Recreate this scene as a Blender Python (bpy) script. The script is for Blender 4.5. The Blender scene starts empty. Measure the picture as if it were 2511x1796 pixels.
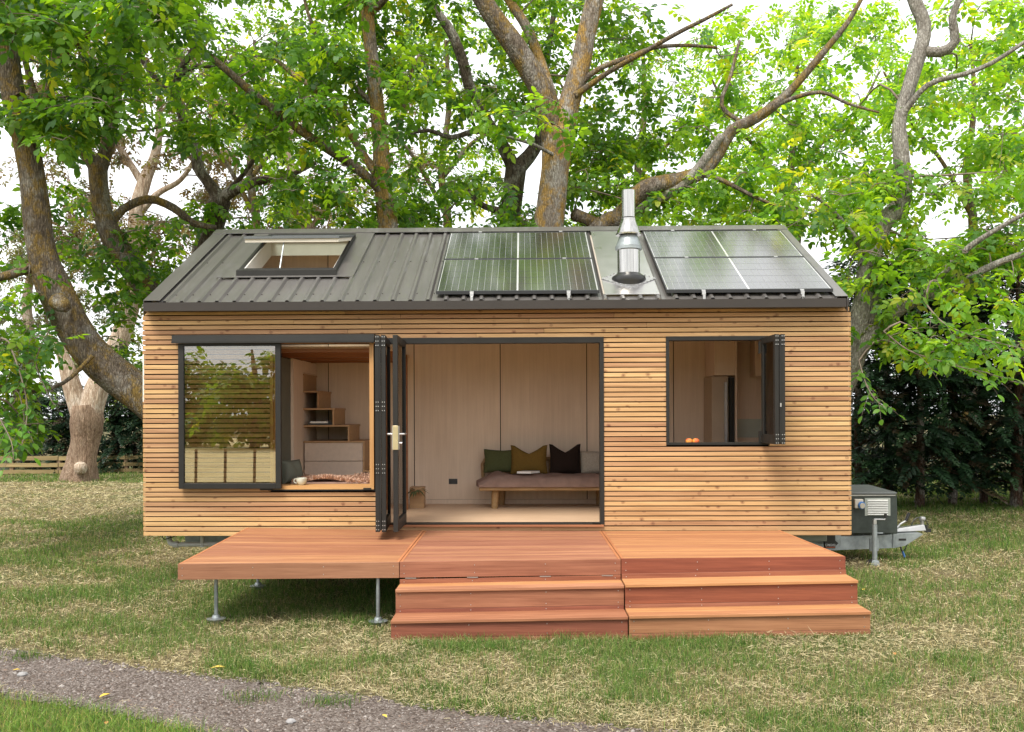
import bpy, math, random
import numpy as np
from mathutils import Matrix, Vector
R = math.radians
random.seed(7); rng = np.random.default_rng(11)
SC = bpy.context.scene
COL = SC.collection

# ------------------------------------------------------------------ camera, sky, sun, exposure
GZ = 0.52                                   # cabin underside above the lawn
CAM = np.array([4.3932, -10.7488, 1.4071 + GZ]); FPX = 2299.5; YAW = 0.0215; ROLL = 0.0038
SHX, SHY = -20.19, 114.66
cd = bpy.data.cameras.new('camera'); cam = bpy.data.objects.new('camera', cd); COL.objects.link(cam)
cam.matrix_world = Matrix.Translation(CAM) @ Matrix.Rotation(YAW, 4, 'Z') @ Matrix.Rotation(R(90), 4, 'X') @ Matrix.Rotation(-ROLL, 4, 'Z')
cd.sensor_width = 36; cd.lens = FPX / 2511 * 36
cd.shift_x = -SHX / 2511; cd.shift_y = SHY / 2511
cd.clip_start = 0.05; cd.clip_end = 2000
SC.camera = cam

SUN_EL, SUN_AZ = 56, 205                    # azimuth clockwise from +Y: behind the camera, a little to the left
w = bpy.data.worlds.new('World'); SC.world = w; w.use_nodes = True
nt = w.node_tree; nt.nodes.clear()
sky = nt.nodes.new('ShaderNodeTexSky'); sky.sky_type = 'NISHITA'; sky.sun_disc = False
sky.sun_elevation = R(SUN_EL); sky.sun_rotation = R(SUN_AZ); sky.air_density = 1.0; sky.dust_density = 3.0
hs = nt.nodes.new('ShaderNodeHueSaturation'); hs.inputs['Saturation'].default_value = 0.3; hs.inputs['Value'].default_value = 1.0
tc = nt.nodes.new('ShaderNodeTexCoord'); nz = nt.nodes.new('ShaderNodeTexNoise')
nz.inputs['Scale'].default_value = 2.2; nz.inputs['Detail'].default_value = 5
rp = nt.nodes.new('ShaderNodeValToRGB')     # thin overcast: clouds over a pale sky
rp.color_ramp.elements[0].position = .3; rp.color_ramp.elements[0].color = (8.6, 8.9, 9.3, 1)
rp.color_ramp.elements[1].position = .7; rp.color_ramp.elements[1].color = (11, 11, 11, 1)
mx = nt.nodes.new('ShaderNodeMixRGB'); mx.inputs[0].default_value = 0.82
bg = nt.nodes.new('ShaderNodeBackground'); bg.inputs['Strength'].default_value = 0.105
wo = nt.nodes.new('ShaderNodeOutputWorld')
L = nt.links.new
L(sky.outputs[0], hs.inputs['Color']); L(hs.outputs[0], mx.inputs[1])
L(tc.outputs['Generated'], nz.inputs['Vector']); L(nz.outputs['Fac'], rp.inputs[0]); L(rp.outputs[0], mx.inputs[2])
L(mx.outputs[0], bg.inputs['Color']); L(bg.outputs[0], wo.inputs['Surface'])

sl = bpy.data.lights.new('sun', 'SUN'); so = bpy.data.objects.new('sun', sl); COL.objects.link(so)
sl.energy = 2.3; sl.angle = R(24); sl.color = (1, .95, .86)
el, az = R(SUN_EL), R(SUN_AZ)
sd = Vector((math.sin(az) * math.cos(el), math.cos(az) * math.cos(el), math.sin(el)))
so.rotation_euler = sd.to_track_quat('Z', 'Y').to_euler(); so.location = (0, -20, 30)

SC.view_settings.view_transform = 'Standard'; SC.view_settings.look = 'None'
SC.view_settings.exposure = 0.97; SC.view_settings.gamma = 1; SC.view_settings.use_curve_mapping = False
SC.cycles.max_bounces = 10; SC.cycles.transparent_max_bounces = 24; SC.cycles.diffuse_bounces = 5
SC.cycles.caustics_reflective = False; SC.cycles.caustics_refractive = False

# ------------------------------------------------------------------ helpers
def ray(dx, dy):                            # direction through a point measured on the 2271 px wide picture
    x, y = dx * 1.10568, dy * 1.10568
    u = x - 1255.5 - SHX; v = -(y - 898 - SHY)
    c, s = math.cos(-ROLL), math.sin(-ROLL); u, v = c * u - s * v, s * u + c * v
    a, b = u / FPX, 1.0
    c, s = math.cos(YAW), math.sin(YAW)
    return np.array([c * a - s * b, s * a + c * b, v / FPX])
def at(x, y, Y):
    r = ray(x, y); return CAM + r * (Y - CAM[1]) / r[1]
def on_ground(x, y, z=0.0):
    r = ray(x, y); return CAM + r * (z - CAM[2]) / r[2]
def gh(x, y):                               # height of the lawn
    x = np.asarray(x, float); y = np.asarray(y, float)
    return (np.clip(.013 * (x - 4.2), -.03, .055) + .018 * np.sin(x * 1.3 + .6 * y) * np.sin(y * .9 - .3 * x)
            + .008 * np.sin(x * 4.1 + 1) * np.sin(y * 3.7))

class MB:
    def __init__(s): s.v = []; s.f = []
    def hexa(s, p):                         # 8 points: bottom ring then top ring
        b = len(s.v); s.v += [tuple(q) for q in p]
        s.f += [tuple(b + i for i in q) for q in ((3, 2, 1, 0), (4, 5, 6, 7), (0, 1, 5, 4), (1, 2, 6, 5), (2, 3, 7, 6), (3, 0, 4, 7))]
        return s
    def box(s, x0, x1, y0, y1, z0, z1):
        return s.hexa([(x0, y0, z0), (x1, y0, z0), (x1, y1, z0), (x0, y1, z0), (x0, y0, z1), (x1, y0, z1), (x1, y1, z1), (x0, y1, z1)])
    def tube(s, pts, rad, n=10, cap=True):
        pts = [np.array(p, float) for p in pts]
        if np.isscalar(rad): rad = [rad] * len(pts)
        b = len(s.v); up = None
        for i, p in enumerate(pts):
            t = pts[min(i + 1, len(pts) - 1)] - pts[max(i - 1, 0)]; t /= np.linalg.norm(t) + 1e-12
            if up is None:
                up = np.cross(t, (0, 0, 1) if abs(t[2]) < .9 else (1, 0, 0))
            up = up - t * np.dot(up, t); up /= np.linalg.norm(up) + 1e-12
            q = np.cross(t, up)
            for k in range(n):
                a = 2 * math.pi * k / n
                s.v.append(tuple(p + rad[i] * (math.cos(a) * up + math.sin(a) * q)))
        for i in range(len(pts) - 1):
            for k in range(n):
                a, c = b + i * n + k, b + i * n + (k + 1) % n
                s.f.append((a, c, c + n, a + n))
        if cap:
            s.f.append(tuple(b + k for k in range(n))[::-1]); e = b + (len(pts) - 1) * n
            s.f.append(tuple(e + k for k in range(n)))
        return s
    def lathe(s, c, prof, n=24):            # profile of (radius, z)
        return s.tube_profile(c, prof, n)
    def tube_profile(s, c, prof, n):
        b = len(s.v)
        for r, z in prof:
            for k in range(n):
                a = 2 * math.pi * k / n; s.v.append((c[0] + r * math.cos(a), c[1] + r * math.sin(a), c[2] + z))
        for i in range(len(prof) - 1):
            for k in range(n):
                a, d = b + i * n + k, b + i * n + (k + 1) % n
                s.f.append((a, d, d + n, a + n))
        s.f.append(tuple(b + k for k in range(n))[::-1]); e = b + (len(prof) - 1) * n
        s.f.append(tuple(e + k for k in range(n)))
        return s
    def prism(s, poly, y0, y1):             # polygon in XZ pushed along Y
        b = len(s.v); n = len(poly)
        s.v += [(x, y0, z) for x, z in poly] + [(x, y1, z) for x, z in poly]
        s.f.append(tuple(range(b, b + n))); s.f.append(tuple(range(b + 2 * n - 1, b + n - 1, -1)))
        for i in range(n):
            j = (i + 1) % n; s.f.append((b + i, b + n + i, b + n + j, b + j))
        return s
    def mesh(s, name, smooth=False):
        m = bpy.data.meshes.new(name); m.from_pydata(s.v, [], s.f); m.update()
        if smooth: m.polygons.foreach_set('use_smooth', [True] * len(m.polygons)); m.set_sharp_from_angle(angle=R(38))
        return m

def link(name, data, mat=None, parent=None, **props):
    o = bpy.data.objects.new(name, data); COL.objects.link(o)
    if mat is not None and data is not None and not data.materials: data.materials.append(mat)
    if parent is not None:
        o.parent = parent
        if parent.type == 'EMPTY': o.matrix_parent_inverse = Matrix.Translation(-parent.location)
    for k, v in props.items(): o[k] = v
    return o
def part(name, mb, mat, parent, smooth=False, bevel=0, **props):
    o = link(name, mb.mesh(name, smooth), mat, parent, **props)
    if bevel:
        b = o.modifiers.new('bevel', 'BEVEL'); b.width = bevel; b.segments = 2; b.limit_method = 'ANGLE'; b.angle_limit = R(40)
    return o
def thing(name, label, cat, loc, group=None):
    o = link(name, None); o.location = [float(c) for c in loc]; o.empty_display_size = .2
    o['label'] = label; o['category'] = cat
    if group: o['group'] = group
    return o
def single(name, mb, mat, label, cat, group=None, **k):
    o = part(name, mb, mat, None, **k); o['label'] = label; o['category'] = cat
    if group: o['group'] = group
    return o
def trimesh(name, V, F, mat, parent=None, col=None, smooth=False, **props):
    m = bpy.data.meshes.new(name)
    V = np.ascontiguousarray(V, np.float32); F = np.ascontiguousarray(F, np.int32)
    m.vertices.add(len(V)); m.vertices.foreach_set('co', V.ravel())
    m.loops.add(F.size); m.loops.foreach_set('vertex_index', F.ravel())
    m.polygons.add(len(F)); m.polygons.foreach_set('loop_start', np.arange(len(F), dtype=np.int32) * 3)
    m.update(calc_edges=True)
    m.polygons.foreach_set('use_smooth', np.full(len(F), smooth))
    if col is not None:
        a = m.color_attributes.new('Col', 'FLOAT_COLOR', 'POINT')
        c4 = np.ones((len(V), 4), np.float32); c4[:, :3] = col; a.data.foreach_set('color', c4.ravel())
    return link(name, m, mat, parent, **props)

# ------------------------------------------------------------------ materials
def newmat(name):
    m = bpy.data.materials.new(name); m.use_nodes = True; t = m.node_tree
    return m, t, t.nodes['Principled BSDF'], t.nodes, t.links.new
def coords(t, scale, rand=True):
    n, l = t.nodes, t.links.new
    g = n.new('ShaderNodeNewGeometry'); mp = n.new('ShaderNodeMapping'); mp.inputs['Scale'].default_value = scale
    if rand:
        oi = n.new('ShaderNodeObjectInfo'); mu = n.new('ShaderNodeMath'); mu.operation = 'MULTIPLY'; mu.inputs[1].default_value = 53.0
        l(oi.outputs['Random'], mu.inputs[0]); ad = n.new('ShaderNodeVectorMath'); ad.operation = 'ADD'
        l(g.outputs['Position'], ad.inputs[0]); l(mu.outputs[0], ad.inputs[1]); l(ad.outputs[0], mp.inputs['Vector'])
    else: l(g.outputs['Position'], mp.inputs['Vector'])
    return mp.outputs[0]
def noise(t, vec, scale, detail=5, rough=.55, dist=0):
    n = t.nodes.new('ShaderNodeTexNoise'); n.inputs['Scale'].default_value = scale; n.inputs['Detail'].default_value = detail
    n.inputs['Roughness'].default_value = rough; n.inputs['Distortion'].default_value = dist
    t.links.new(vec, n.inputs['Vector']); return n.outputs['Fac']
def ramp(t, fac, stops):
    r = t.nodes.new('ShaderNodeValToRGB'); e = r.color_ramp.elements
    while len(e) < len(stops): e.new(.5)
    for k, (p, c) in enumerate(stops): e[k].position = p; e[k].color = (*c, 1) if len(c) == 3 else c
    t.links.new(fac, r.inputs[0]); return r.outputs[0]
def mixc(t, fac, a, b, mode='MIX'):
    m = t.nodes.new('ShaderNodeMixRGB'); m.blend_type = mode
    for i, q in ((0, fac), (1, a), (2, b)):
        if isinstance(q, (int, float)): m.inputs[i].default_value = q
        elif isinstance(q, tuple): m.inputs[i].default_value = (*q, 1)
        else: t.links.new(q, m.inputs[i])
    return m.outputs[0]
def bump(t, h, st, dist, bs):
    b = t.nodes.new('ShaderNodeBump'); b.inputs['Strength'].default_value = st; b.inputs['Distance'].default_value = dist
    t.links.new(h, b.inputs['Height']); t.links.new(b.outputs[0], bs.inputs['Normal'])
def objrand(t, lo, hi):
    oi = t.nodes.new('ShaderNodeObjectInfo'); m = t.nodes.new('ShaderNodeMapRange')
    m.inputs['To Min'].default_value = lo; m.inputs['To Max'].default_value = hi
    t.links.new(oi.outputs['Random'], m.inputs['Value']); return m.outputs[0]
def scale_col(t, col, fac):
    m = t.nodes.new('ShaderNodeVectorMath'); m.operation = 'SCALE'
    t.links.new(col, m.inputs[0]); t.links.new(fac, m.inputs['Scale']); return m.outputs[0]

def pbr(name, col, rough=.5, metal=0, var=.12, vs=6, bmp=0, bs=60, spec=.5, randv=0, coat=0, stretch=(1, 1, 1)):
    m, t, b, n, l = newmat(name); v = coords(t, stretch)
    f = noise(t, v, vs, 6)
    c = ramp(t, f, [(.3, tuple(x * (1 - var) for x in col)), (.7, tuple(min(1, x * (1 + var)) for x in col))])
    if randv: c = scale_col(t, c, objrand(t, 1 - randv, 1 + randv))
    l(c, b.inputs['Base Color'])
    rr = t.nodes.new('ShaderNodeMapRange'); rr.inputs['To Min'].default_value = max(.02, rough - .08); rr.inputs['To Max'].default_value = min(1, rough + .08)
    l(noise(t, v, vs * 2.3, 4), rr.inputs['Value']); l(rr.outputs[0], b.inputs['Roughness'])
    b.inputs['Metallic'].default_value = metal; b.inputs['Specular IOR Level'].default_value = spec
    b.inputs['Coat Weight'].default_value = coat
    if bmp: bump(t, noise(t, v, bs, 5), bmp, .01, b)
    return m
def wood(name, light, dark, axis='x', rough=.6, knots=0, randv=.12, knotcol=(.16, .075, .03), grain=1.0, spec=.3, hue=0, bmp=.25):
    m, t, b, n, l = newmat(name)
    st = {'x': (.9, 22, 22), 'y': (22, .9, 22), 'z': (22, 22, .9)}[axis]
    v = coords(t, st); f = noise(t, v, 1.1, 7, .6, .35)
    fs = noise(t, coords(t, {'x': (3, 190, 190), 'y': (190, 3, 190), 'z': (190, 190, 3)}[axis]), 1, 3)
    c = ramp(t, f, [(.3, dark), (.5, tuple((a + d) / 2 for a, d in zip(light, dark))), (.68, light)])
    c = mixc(t, .22 * grain, c, ramp(t, fs, [(.35, (.45, .4, .36)), (.65, (1, 1, 1))]), 'MULTIPLY')
    fl = noise(t, coords(t, (1.3, 1.3, 1.3), True), 1.0, 3)
    c = mixc(t, .5, c, ramp(t, fl, [(.3, (.78, .74, .7)), (.7, (1, 1, 1))]), 'MULTIPLY')
    if knots:
        kv = coords(t, {'x': (6.5, .02, 8.5), 'y': (.02, 6.5, 8.5), 'z': (8.5, .02, 6.5)}[axis])
        vo = n.new('ShaderNodeTexVoronoi'); vo.inputs['Scale'].default_value = knots; l(kv, vo.inputs['Vector'])
        ds = n.new('ShaderNodeMath'); ds.operation = 'ADD'; l(vo.outputs['Distance'], ds.inputs[0])
        wob = n.new('ShaderNodeMath'); wob.operation = 'MULTIPLY'; wob.inputs[1].default_value = .16
        l(noise(t, kv, 6, 3), wob.inputs[0]); l(wob.outputs[0], ds.inputs[1])
        k = ramp(t, ds.outputs[0], [(.15, (.85, .85, .85)), (.185, (.35, .35, .35)), (.21, (.55, .55, .55)), (.29, (0, 0, 0))])
        c = mixc(t, k, c, knotcol)
    if hue:
        hv = n.new('ShaderNodeHueSaturation'); l(objrand(t, .5 - hue, .5 + hue), hv.inputs['Hue']); l(c, hv.inputs['Color']); c = hv.outputs[0]
    c = scale_col(t, c, objrand(t, 1 - randv, 1 + randv))
    l(c, b.inputs['Base Color']); b.inputs['Roughness'].default_value = rough; b.inputs['Specular IOR Level'].default_value = spec
    bump(t, f, bmp, .004, b)
    return m
def vcol_leaf(name, trans=.55, tcol=(2.5, 2.1, .5), rough=.45, spec=.35):
    m, t, b, n, l = newmat(name)
    a = n.new('ShaderNodeVertexColor'); a.layer_name = 'Col'
    l(a.outputs[0], b.inputs['Base Color']); b.inputs['Roughness'].default_value = rough; b.inputs['Specular IOR Level'].default_value = spec
    tr = n.new('ShaderNodeBsdfTranslucent'); l(mixc(t, 1.0, a.outputs[0], tcol, 'MULTIPLY'), tr.inputs['Color'])
    mx = n.new('ShaderNodeMixShader'); mx.inputs[0].default_value = trans
    l(b.outputs[0], mx.inputs[1]); l(tr.outputs[0], mx.inputs[2]); l(mx.outputs[0], n['Material Output'].inputs['Surface'])
    return m
def bark(name, base, dark, lichen=None, lich_amt=.58, stretch=(9, 9, 2.2), grey=(.42, .40, .36), bmp=.9):
    m, t, b, n, l = newmat(name)
    v = coords(t, stretch); f = noise(t, v, 2.2, 8, .65, .6)
    c = ramp(t, f, [(.32, dark), (.62, base)])
    p = noise(t, coords(t, (1.6, 1.6, .9), False), 2.2, 6, .7)
    c = mixc(t, ramp(t, p, [(.5, (0, 0, 0)), (.6, (.75, .75, .75))]), c, grey)
    if lichen:
        q = noise(t, coords(t, (1.2, 1.2, .8)), 3.0, 9, .75)
        c = mixc(t, ramp(t, q, [(lich_amt - .05, (0, 0, 0)), (lich_amt + .05, (.85, .85, .85))]), c, lichen)
    sp = noise(t, coords(t, (1, 1, 1), False), 38, 4)
    c = mixc(t, .55, c, ramp(t, sp, [(.35, (.45, .43, .4)), (.6, (1, 1, 1))]), 'MULTIPLY')
    l(c, b.inputs['Base Color']); b.inputs['Roughness'].default_value = .9; b.inputs['Specular IOR Level'].default_value = .15
    vb = n.new('ShaderNodeTexVoronoi'); vb.feature = 'DISTANCE_TO_EDGE'; vb.inputs['Scale'].default_value = 3.2; l(coords(t, stretch, True), vb.inputs['Vector'])
    hb = n.new('ShaderNodeMath'); hb.operation = 'ADD'; l(f, hb.inputs[0]); l(vb.outputs['Distance'], hb.inputs[1])
    c = mixc(t, ramp(t, vb.outputs['Distance'], [(.0, (.55, .55, .55)), (.16, (0, 0, 0))]), c, tuple(x * .6 for x in dark)); l(c, b.inputs['Base Color'])
    bump(t, hb.outputs[0], bmp, .04, b)
    return m
def glass(name, refl=.2, tint=(.86, .88, .86), rough=0.0):
    m, t, b, n, l = newmat(name); n.remove(b)
    tr = n.new('ShaderNodeBsdfTransparent'); tr.inputs[0].default_value = (*tint, 1)
    gl = n.new('ShaderNodeBsdfGlossy'); gl.inputs['Roughness'].default_value = rough
    fr = n.new('ShaderNodeFresnel'); fr.inputs['IOR'].default_value = 1.5
    ad = n.new('ShaderNodeMath'); ad.operation = 'ADD'; ad.use_clamp = True; ad.inputs[1].default_value = refl
    l(fr.outputs[0], ad.inputs[0]); mx = n.new('ShaderNodeMixShader'); l(ad.outputs[0], mx.inputs[0])
    l(tr.outputs[0], mx.inputs[1]); l(gl.outputs[0], mx.inputs[2]); l(mx.outputs[0], n['Material Output'].inputs['Surface'])
    return m

M = {}
M['slat'] = wood('larch_slat', (.60, .37, .185), (.39, .215, .097), 'x', .62, 1.0, .19, hue=.009, knotcol=(.17, .07, .035))
M['slat_side'] = wood('larch_side', (.62, .38, .17), (.45, .25, .10), 'y', .65, 0, .1)
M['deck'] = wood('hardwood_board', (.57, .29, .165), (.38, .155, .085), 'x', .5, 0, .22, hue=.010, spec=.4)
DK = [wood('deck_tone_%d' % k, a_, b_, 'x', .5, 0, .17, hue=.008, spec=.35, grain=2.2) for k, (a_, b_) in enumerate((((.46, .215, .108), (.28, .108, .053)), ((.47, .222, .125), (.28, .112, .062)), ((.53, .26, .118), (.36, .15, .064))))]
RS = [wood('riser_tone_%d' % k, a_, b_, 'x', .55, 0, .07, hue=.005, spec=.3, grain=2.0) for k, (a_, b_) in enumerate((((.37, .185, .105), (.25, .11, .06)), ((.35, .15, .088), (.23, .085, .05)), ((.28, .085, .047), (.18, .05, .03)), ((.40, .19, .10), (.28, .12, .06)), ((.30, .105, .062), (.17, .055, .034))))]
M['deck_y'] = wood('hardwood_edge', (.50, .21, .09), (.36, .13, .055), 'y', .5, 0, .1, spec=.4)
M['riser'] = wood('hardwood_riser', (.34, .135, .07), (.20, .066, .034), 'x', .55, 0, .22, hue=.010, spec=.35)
M['pine'] = wood('pine_reveal', (.62, .36, .15), (.48, .25, .09), 'z', .5, 0, .05)
M['pinex'] = wood('pine_sill', (.62, .36, .15), (.48, .25, .09), 'x', .5, 0, .05)
M['beam'] = wood('stained_beam', (.34, .14, .05), (.22, .08, .03), 'x', .5, 0, .1)
M['ply'] = wood('ply_lining', (.75, .605, .475), (.67, .53, .41), 'z', .6, 0, .03, grain=.5, bmp=.05)
M['plyx'] = wood('ply_floor', (.68, .49, .33), (.55, .38, .25), 'x', .4, 0, .08, grain=.6)
M['plyedge'] = wood('ply_cabinet', (.50, .31, .16), (.40, .24, .12), 'x', .5, 0, .04, grain=.6)
M['drawer'] = pbr('drawer_front', (.55, .43, .34), .55, var=.06, vs=20)
M['black_alu'] = pbr('charcoal_aluminium', (.022, .021, .019), .45, .0, .10, 5, spec=.22)
M['roof'] = pbr('roof_steel', (.085, .078, .072), .37, .0, .14, 2.5, stretch=(3, .35, .35), spec=.8, coat=.15)
M['gutter'] = pbr('gutter_steel', (.036, .030, .026), .4, .0, .10, 3, spec=.3)
M['dark'] = pbr('dark_membrane', (.008, .0075, .007), .95, 0, .1, spec=.1)
M['galv'] = pbr('galvanised_steel', (.30, .33, .335), .45, .6, .22, 14)
M['steel'] = pbr('brushed_steel', (.44, .43, .41), .20, 1.0, .22, 5, stretch=(9, 9, .3))
M['alu'] = pbr('plain_aluminium', (.48, .475, .47), .35, .8, .1, 12)
M['brass'] = pbr('nickel_brass', (.66, .56, .36), .3, .9, .06, 10)
M['rubber'] = pbr('black_rubber', (.018, .018, .018), .35, 0, .1)
M['pvc'] = pbr('grey_pvc', (.46, .47, .46), .45, 0, .08)
M['white'] = pbr('white_paint', (.74, .72, .66), .5, 0, .05)
M['ceil'] = pbr('white_reveal', (.66, .60, .50), .6, 0, .06)
M['box'] = pbr('dark_green_panel', (.028, .036, .030), .55, .1, .25, 16, bmp=.2, bs=45)
M['boxlid'] = pbr('grey_lid', (.10, .108, .108), .42, .2, .1)
M['louvre'] = pbr('pale_louvre', (.26, .28, .25), .5, .1, .06)
M['louvre_b'] = pbr('bright_louvre', (.60, .60, .57), .4, .2, .05)
M['blue'] = pbr('blue_plastic', (.05, .16, .42), .4, 0, .05)
M['ivory'] = pbr('ivory_plastic', (.42, .39, .33), .4, 0, .05)
M['glass'] = glass('window_glass', .12, (.99, .97, .88))
M['doorglass'] = glass('door_glass', .03, (.72, .76, .72))
M['olive'] = pbr('olive_linen', (.075, .082, .035), .95, 0, .2, 90, .3, 160, .1)
M['mustard'] = pbr('mustard_linen', (.15, .09, .022), .95, 0, .2, 90, .3, 160, .1)
M['choc'] = pbr('chocolate_linen', (.022, .014, .011), .95, 0, .2, 90, .3, 160, .1)
M['oat'] = pbr('oatmeal_linen', (.38, .33, .27), .95, 0, .15, 60, .3, 120, .1)
M['mattress'] = pbr('mauve_linen', (.25, .165, .135), .95, 0, .15, 8, .4, 14, .1)
M['sofa'] = wood('sofa_timber', (.42, .27, .13), (.30, .18, .08), 'x', .5, 0, .05)
M['paper'] = pbr('white_paper', (.66, .66, .66), .6, 0, .05)
M['ink'] = pbr('black_cover', (.02, .02, .022), .4, 0, .05)
M['cup'] = pbr('pale_glaze', (.60, .62, .53), .25, 0, .05)
M['sage'] = pbr('sage_panel', (.12, .125, .095), .7, 0, .08)
M['fridge'] = pbr('fridge_steel', (.40, .30, .21), .5, .0, .05)
M['tile'] = pbr('pale_green_tile', (.42, .46, .39), .3, 0, .05)
M['peach'] = None
M['solar_frame'] = pbr('panel_frame', (.025, .025, .026), .35, .4, .05)
M['solar_back'] = pbr('panel_backsheet', (.46, .46, .45), .25, 0, .03, coat=1.0)
M['orange'] = pbr('orange_stripe', (.65, .12, .03), .5, 0, .03)
M['print'] = pbr('white_print', (.7, .7, .7), .5, 0, .02)

m, t, b, n, l = newmat('solar_cell')
l(ramp(t, noise(t, coords(t, (1, 1, 1), False), 1.5, 3), [(.3, (.013, .013, .015)), (.7, (.022, .021, .021))]), b.inputs['Base Color'])
b.inputs['Roughness'].default_value = .2; b.inputs['Specular IOR Level'].default_value = .9; b.inputs['Coat Weight'].default_value = 1.0; b.inputs['Coat Roughness'].default_value = .14; M['cell'] = m
m, t, b, n, l = newmat('peach_skin')
l(ramp(t, noise(t, coords(t, (1, 1, 1), True), 14, 3), [(.42, (.62, .12, .03)), (.6, (.80, .38, .06))]), b.inputs['Base Color'])
b.inputs['Roughness'].default_value = .6; M['peach'] = m
M['bark'] = bark('walnut_bark', (.225, .185, .145), (.075, .058, .043), (.27, .175, .04), .53, grey=(.31, .29, .255))
M['bark_lichen'] = bark('lichen_bark', (.33, .285, .235), (.13, .10, .075), (.42, .25, .05), .505, grey=(.45, .43, .39))
M['bark_dark'] = bark('dark_bark', (.165, .13, .10), (.05, .038, .03), (.25, .16, .05), .68)
M['bark_pale'] = bark('pale_bark', (.36, .34, .30), (.16, .14, .12), None, .6)
M['gum'] = bark('gum_bark', (.60, .49, .385), (.30, .20, .13), None, .6, (5, 5, .9), (.66, .58, .49), .7)
M['gum_base'] = bark('gum_base_bark', (.42, .30, .21), (.12, .07, .045), None, .6, (9, 9, .7), (.40, .30, .22), 1.0)
M['conifer_bark'] = bark('conifer_bark', (.16, .095, .065), (.05, .03, .02), None)
M['leaf'] = vcol_leaf('walnut_leaf'); M['gumleaf'] = vcol_leaf('gum_leaf', .3); M['needle'] = vcol_leaf('conifer_spray', .15)
M['grass'] = vcol_leaf('grass_blade', .35, (1.4, 1.3, .7), .6, .2)
M['straw'] = vcol_leaf('dry_straw', .2, (1.2, 1.15, .9), .7, .2)
M['fur'] = vcol_leaf('fleece', .25, (1.2, 1.1, 1), .9, .1)
M['fence'] = wood('weathered_rail', (.36, .27, .13), (.22, .17, .08), 'x', .85, 0, .12)
M['post'] = wood('weathered_post', (.26, .18, .11), (.16, .11, .07), 'z', .85, 0, .12)

m, t, b, n, l = newmat('lawn_soil')
v = coords(t, (1, 1, 1), False)
c1 = ramp(t, noise(t, v, 26, 8, .7), [(.32, (.045, .037, .022)), (.5, (.14, .115, .06)), (.7, (.30, .25, .135))])
c2 = ramp(t, noise(t, v, 22, 8, .7), [(.3, (.03, .045, .012)), (.7, (.10, .13, .035))])
c = mixc(t, ramp(t, noise(t, v, .55, 5, .6), [(.47, (0, 0, 0)), (.6, (.8, .8, .8))]), c1, c2)
l(c, b.inputs['Base Color']); b.inputs['Roughness'].default_value = .95; b.inputs['Specular IOR Level'].default_value = .1
bump(t, noise(t, v, 60, 8, .7), .9, .03, b); M['soil'] = m
m, t, b, n, l = newmat('gravel_surface')
v = coords(t, (1, 1, 1), False)
vo = n.new('ShaderNodeTexVoronoi'); vo.inputs['Scale'].default_value = 55; l(v, vo.inputs['Vector'])
hv = n.new('ShaderNodeSeparateColor'); l(vo.outputs['Color'], hv.inputs[0])
c = ramp(t, hv.outputs[0], [(0, (.085, .066, .055)), (.5, (.145, .118, .102)), (1, (.215, .188, .168))])
c = mixc(t, .6, c, ramp(t, noise(t, v, 3, 6), [(.35, (.62, .56, .5)), (.65, (1, 1, 1))]), 'MULTIPLY')
l(c, b.inputs['Base Color']); b.inputs['Roughness'].default_value = .95; b.inputs['Specular IOR Level'].default_value = .15
bump(t, vo.outputs['Distance'], 1.0, -.02, b); M['gravel'] = m
M['stone'] = vcol_leaf('gravel_stone', 0.0, (1, 1, 1), .9, .2)

# ------------------------------------------------------------------ ground
def axis_pts(lo, hi, core0, core1, step):
    c = list(np.arange(core0, core1, step)); a = [core0 - s for s in np.geomspace(step, core0 - lo, 22)][::-1]
    return np.array(a + c + [core1 + s for s in np.geomspace(step, hi - core1, 22)])
gx = axis_pts(-420, 430, -9, 18, .22); gy = axis_pts(-420, 430, -9, 22, .22)
X, Y = np.meshgrid(gx, gy); Zg = gh(X, Y)
V = np.stack([X, Y, Zg], -1).reshape(-1, 3); nx = len(gx)
i, j = np.meshgrid(np.arange(len(gy) - 1), np.arange(nx - 1), indexing='ij'); a = (i * nx + j).ravel()
F = np.concatenate([np.stack([a, a + 1, a + nx + 1], 1), np.stack([a, a + nx + 1, a + nx], 1)])
trimesh('ground', V, F, M['soil'], smooth=True, kind='structure')

# gravel path that crosses the near corner: far edge and near edge as ground lines
far_e = [on_ground(*p) for p in ((-900, 1340), (-300, 1398), (0, 1436), (230, 1462), (480, 1498), (700, 1533), (900, 1563), (1150, 1598), (1420, 1626), (1800, 1670), (2500, 1800))]
near_e = [on_ground(*p) for p in ((-1300, 1395), (-420, 1455), (0, 1527), (120, 1546), (250, 1572), (370, 1600), (470, 1628), (800, 1740), (1500, 2000), (2500, 2500))]
def dens(pl, n):
    pl = np.array(pl)[:, :2]; s = np.r_[0, np.cumsum(np.linalg.norm(np.diff(pl, axis=0), axis=1))]
    u = np.linspace(0, s[-1], n); return np.stack([np.interp(u, s, pl[:, 0]), np.interp(u, s, pl[:, 1])], 1)
fe, ne = dens(far_e, 160), dens(near_e, 160)
rows = []
for k in range(13):
    q = k / 12; p = fe * (1 - q) + ne * q
    if k in (0, 12): p = p + rng.normal(0, .035, p.shape)
    rows.append(np.c_[p, gh(p[:, 0], p[:, 1]) + (.004 if k in (0, 12) else .012)])
V = np.concatenate(rows); a = (np.arange(12)[:, None] * 160 + np.arange(159)[None]).ravel()
F = np.concatenate([np.stack([a, a + 160, a + 161], 1), np.stack([a, a + 161, a + 1], 1)])
trimesh('gravel_path', V, F, M['gravel'], smooth=True, kind='structure')
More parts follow.
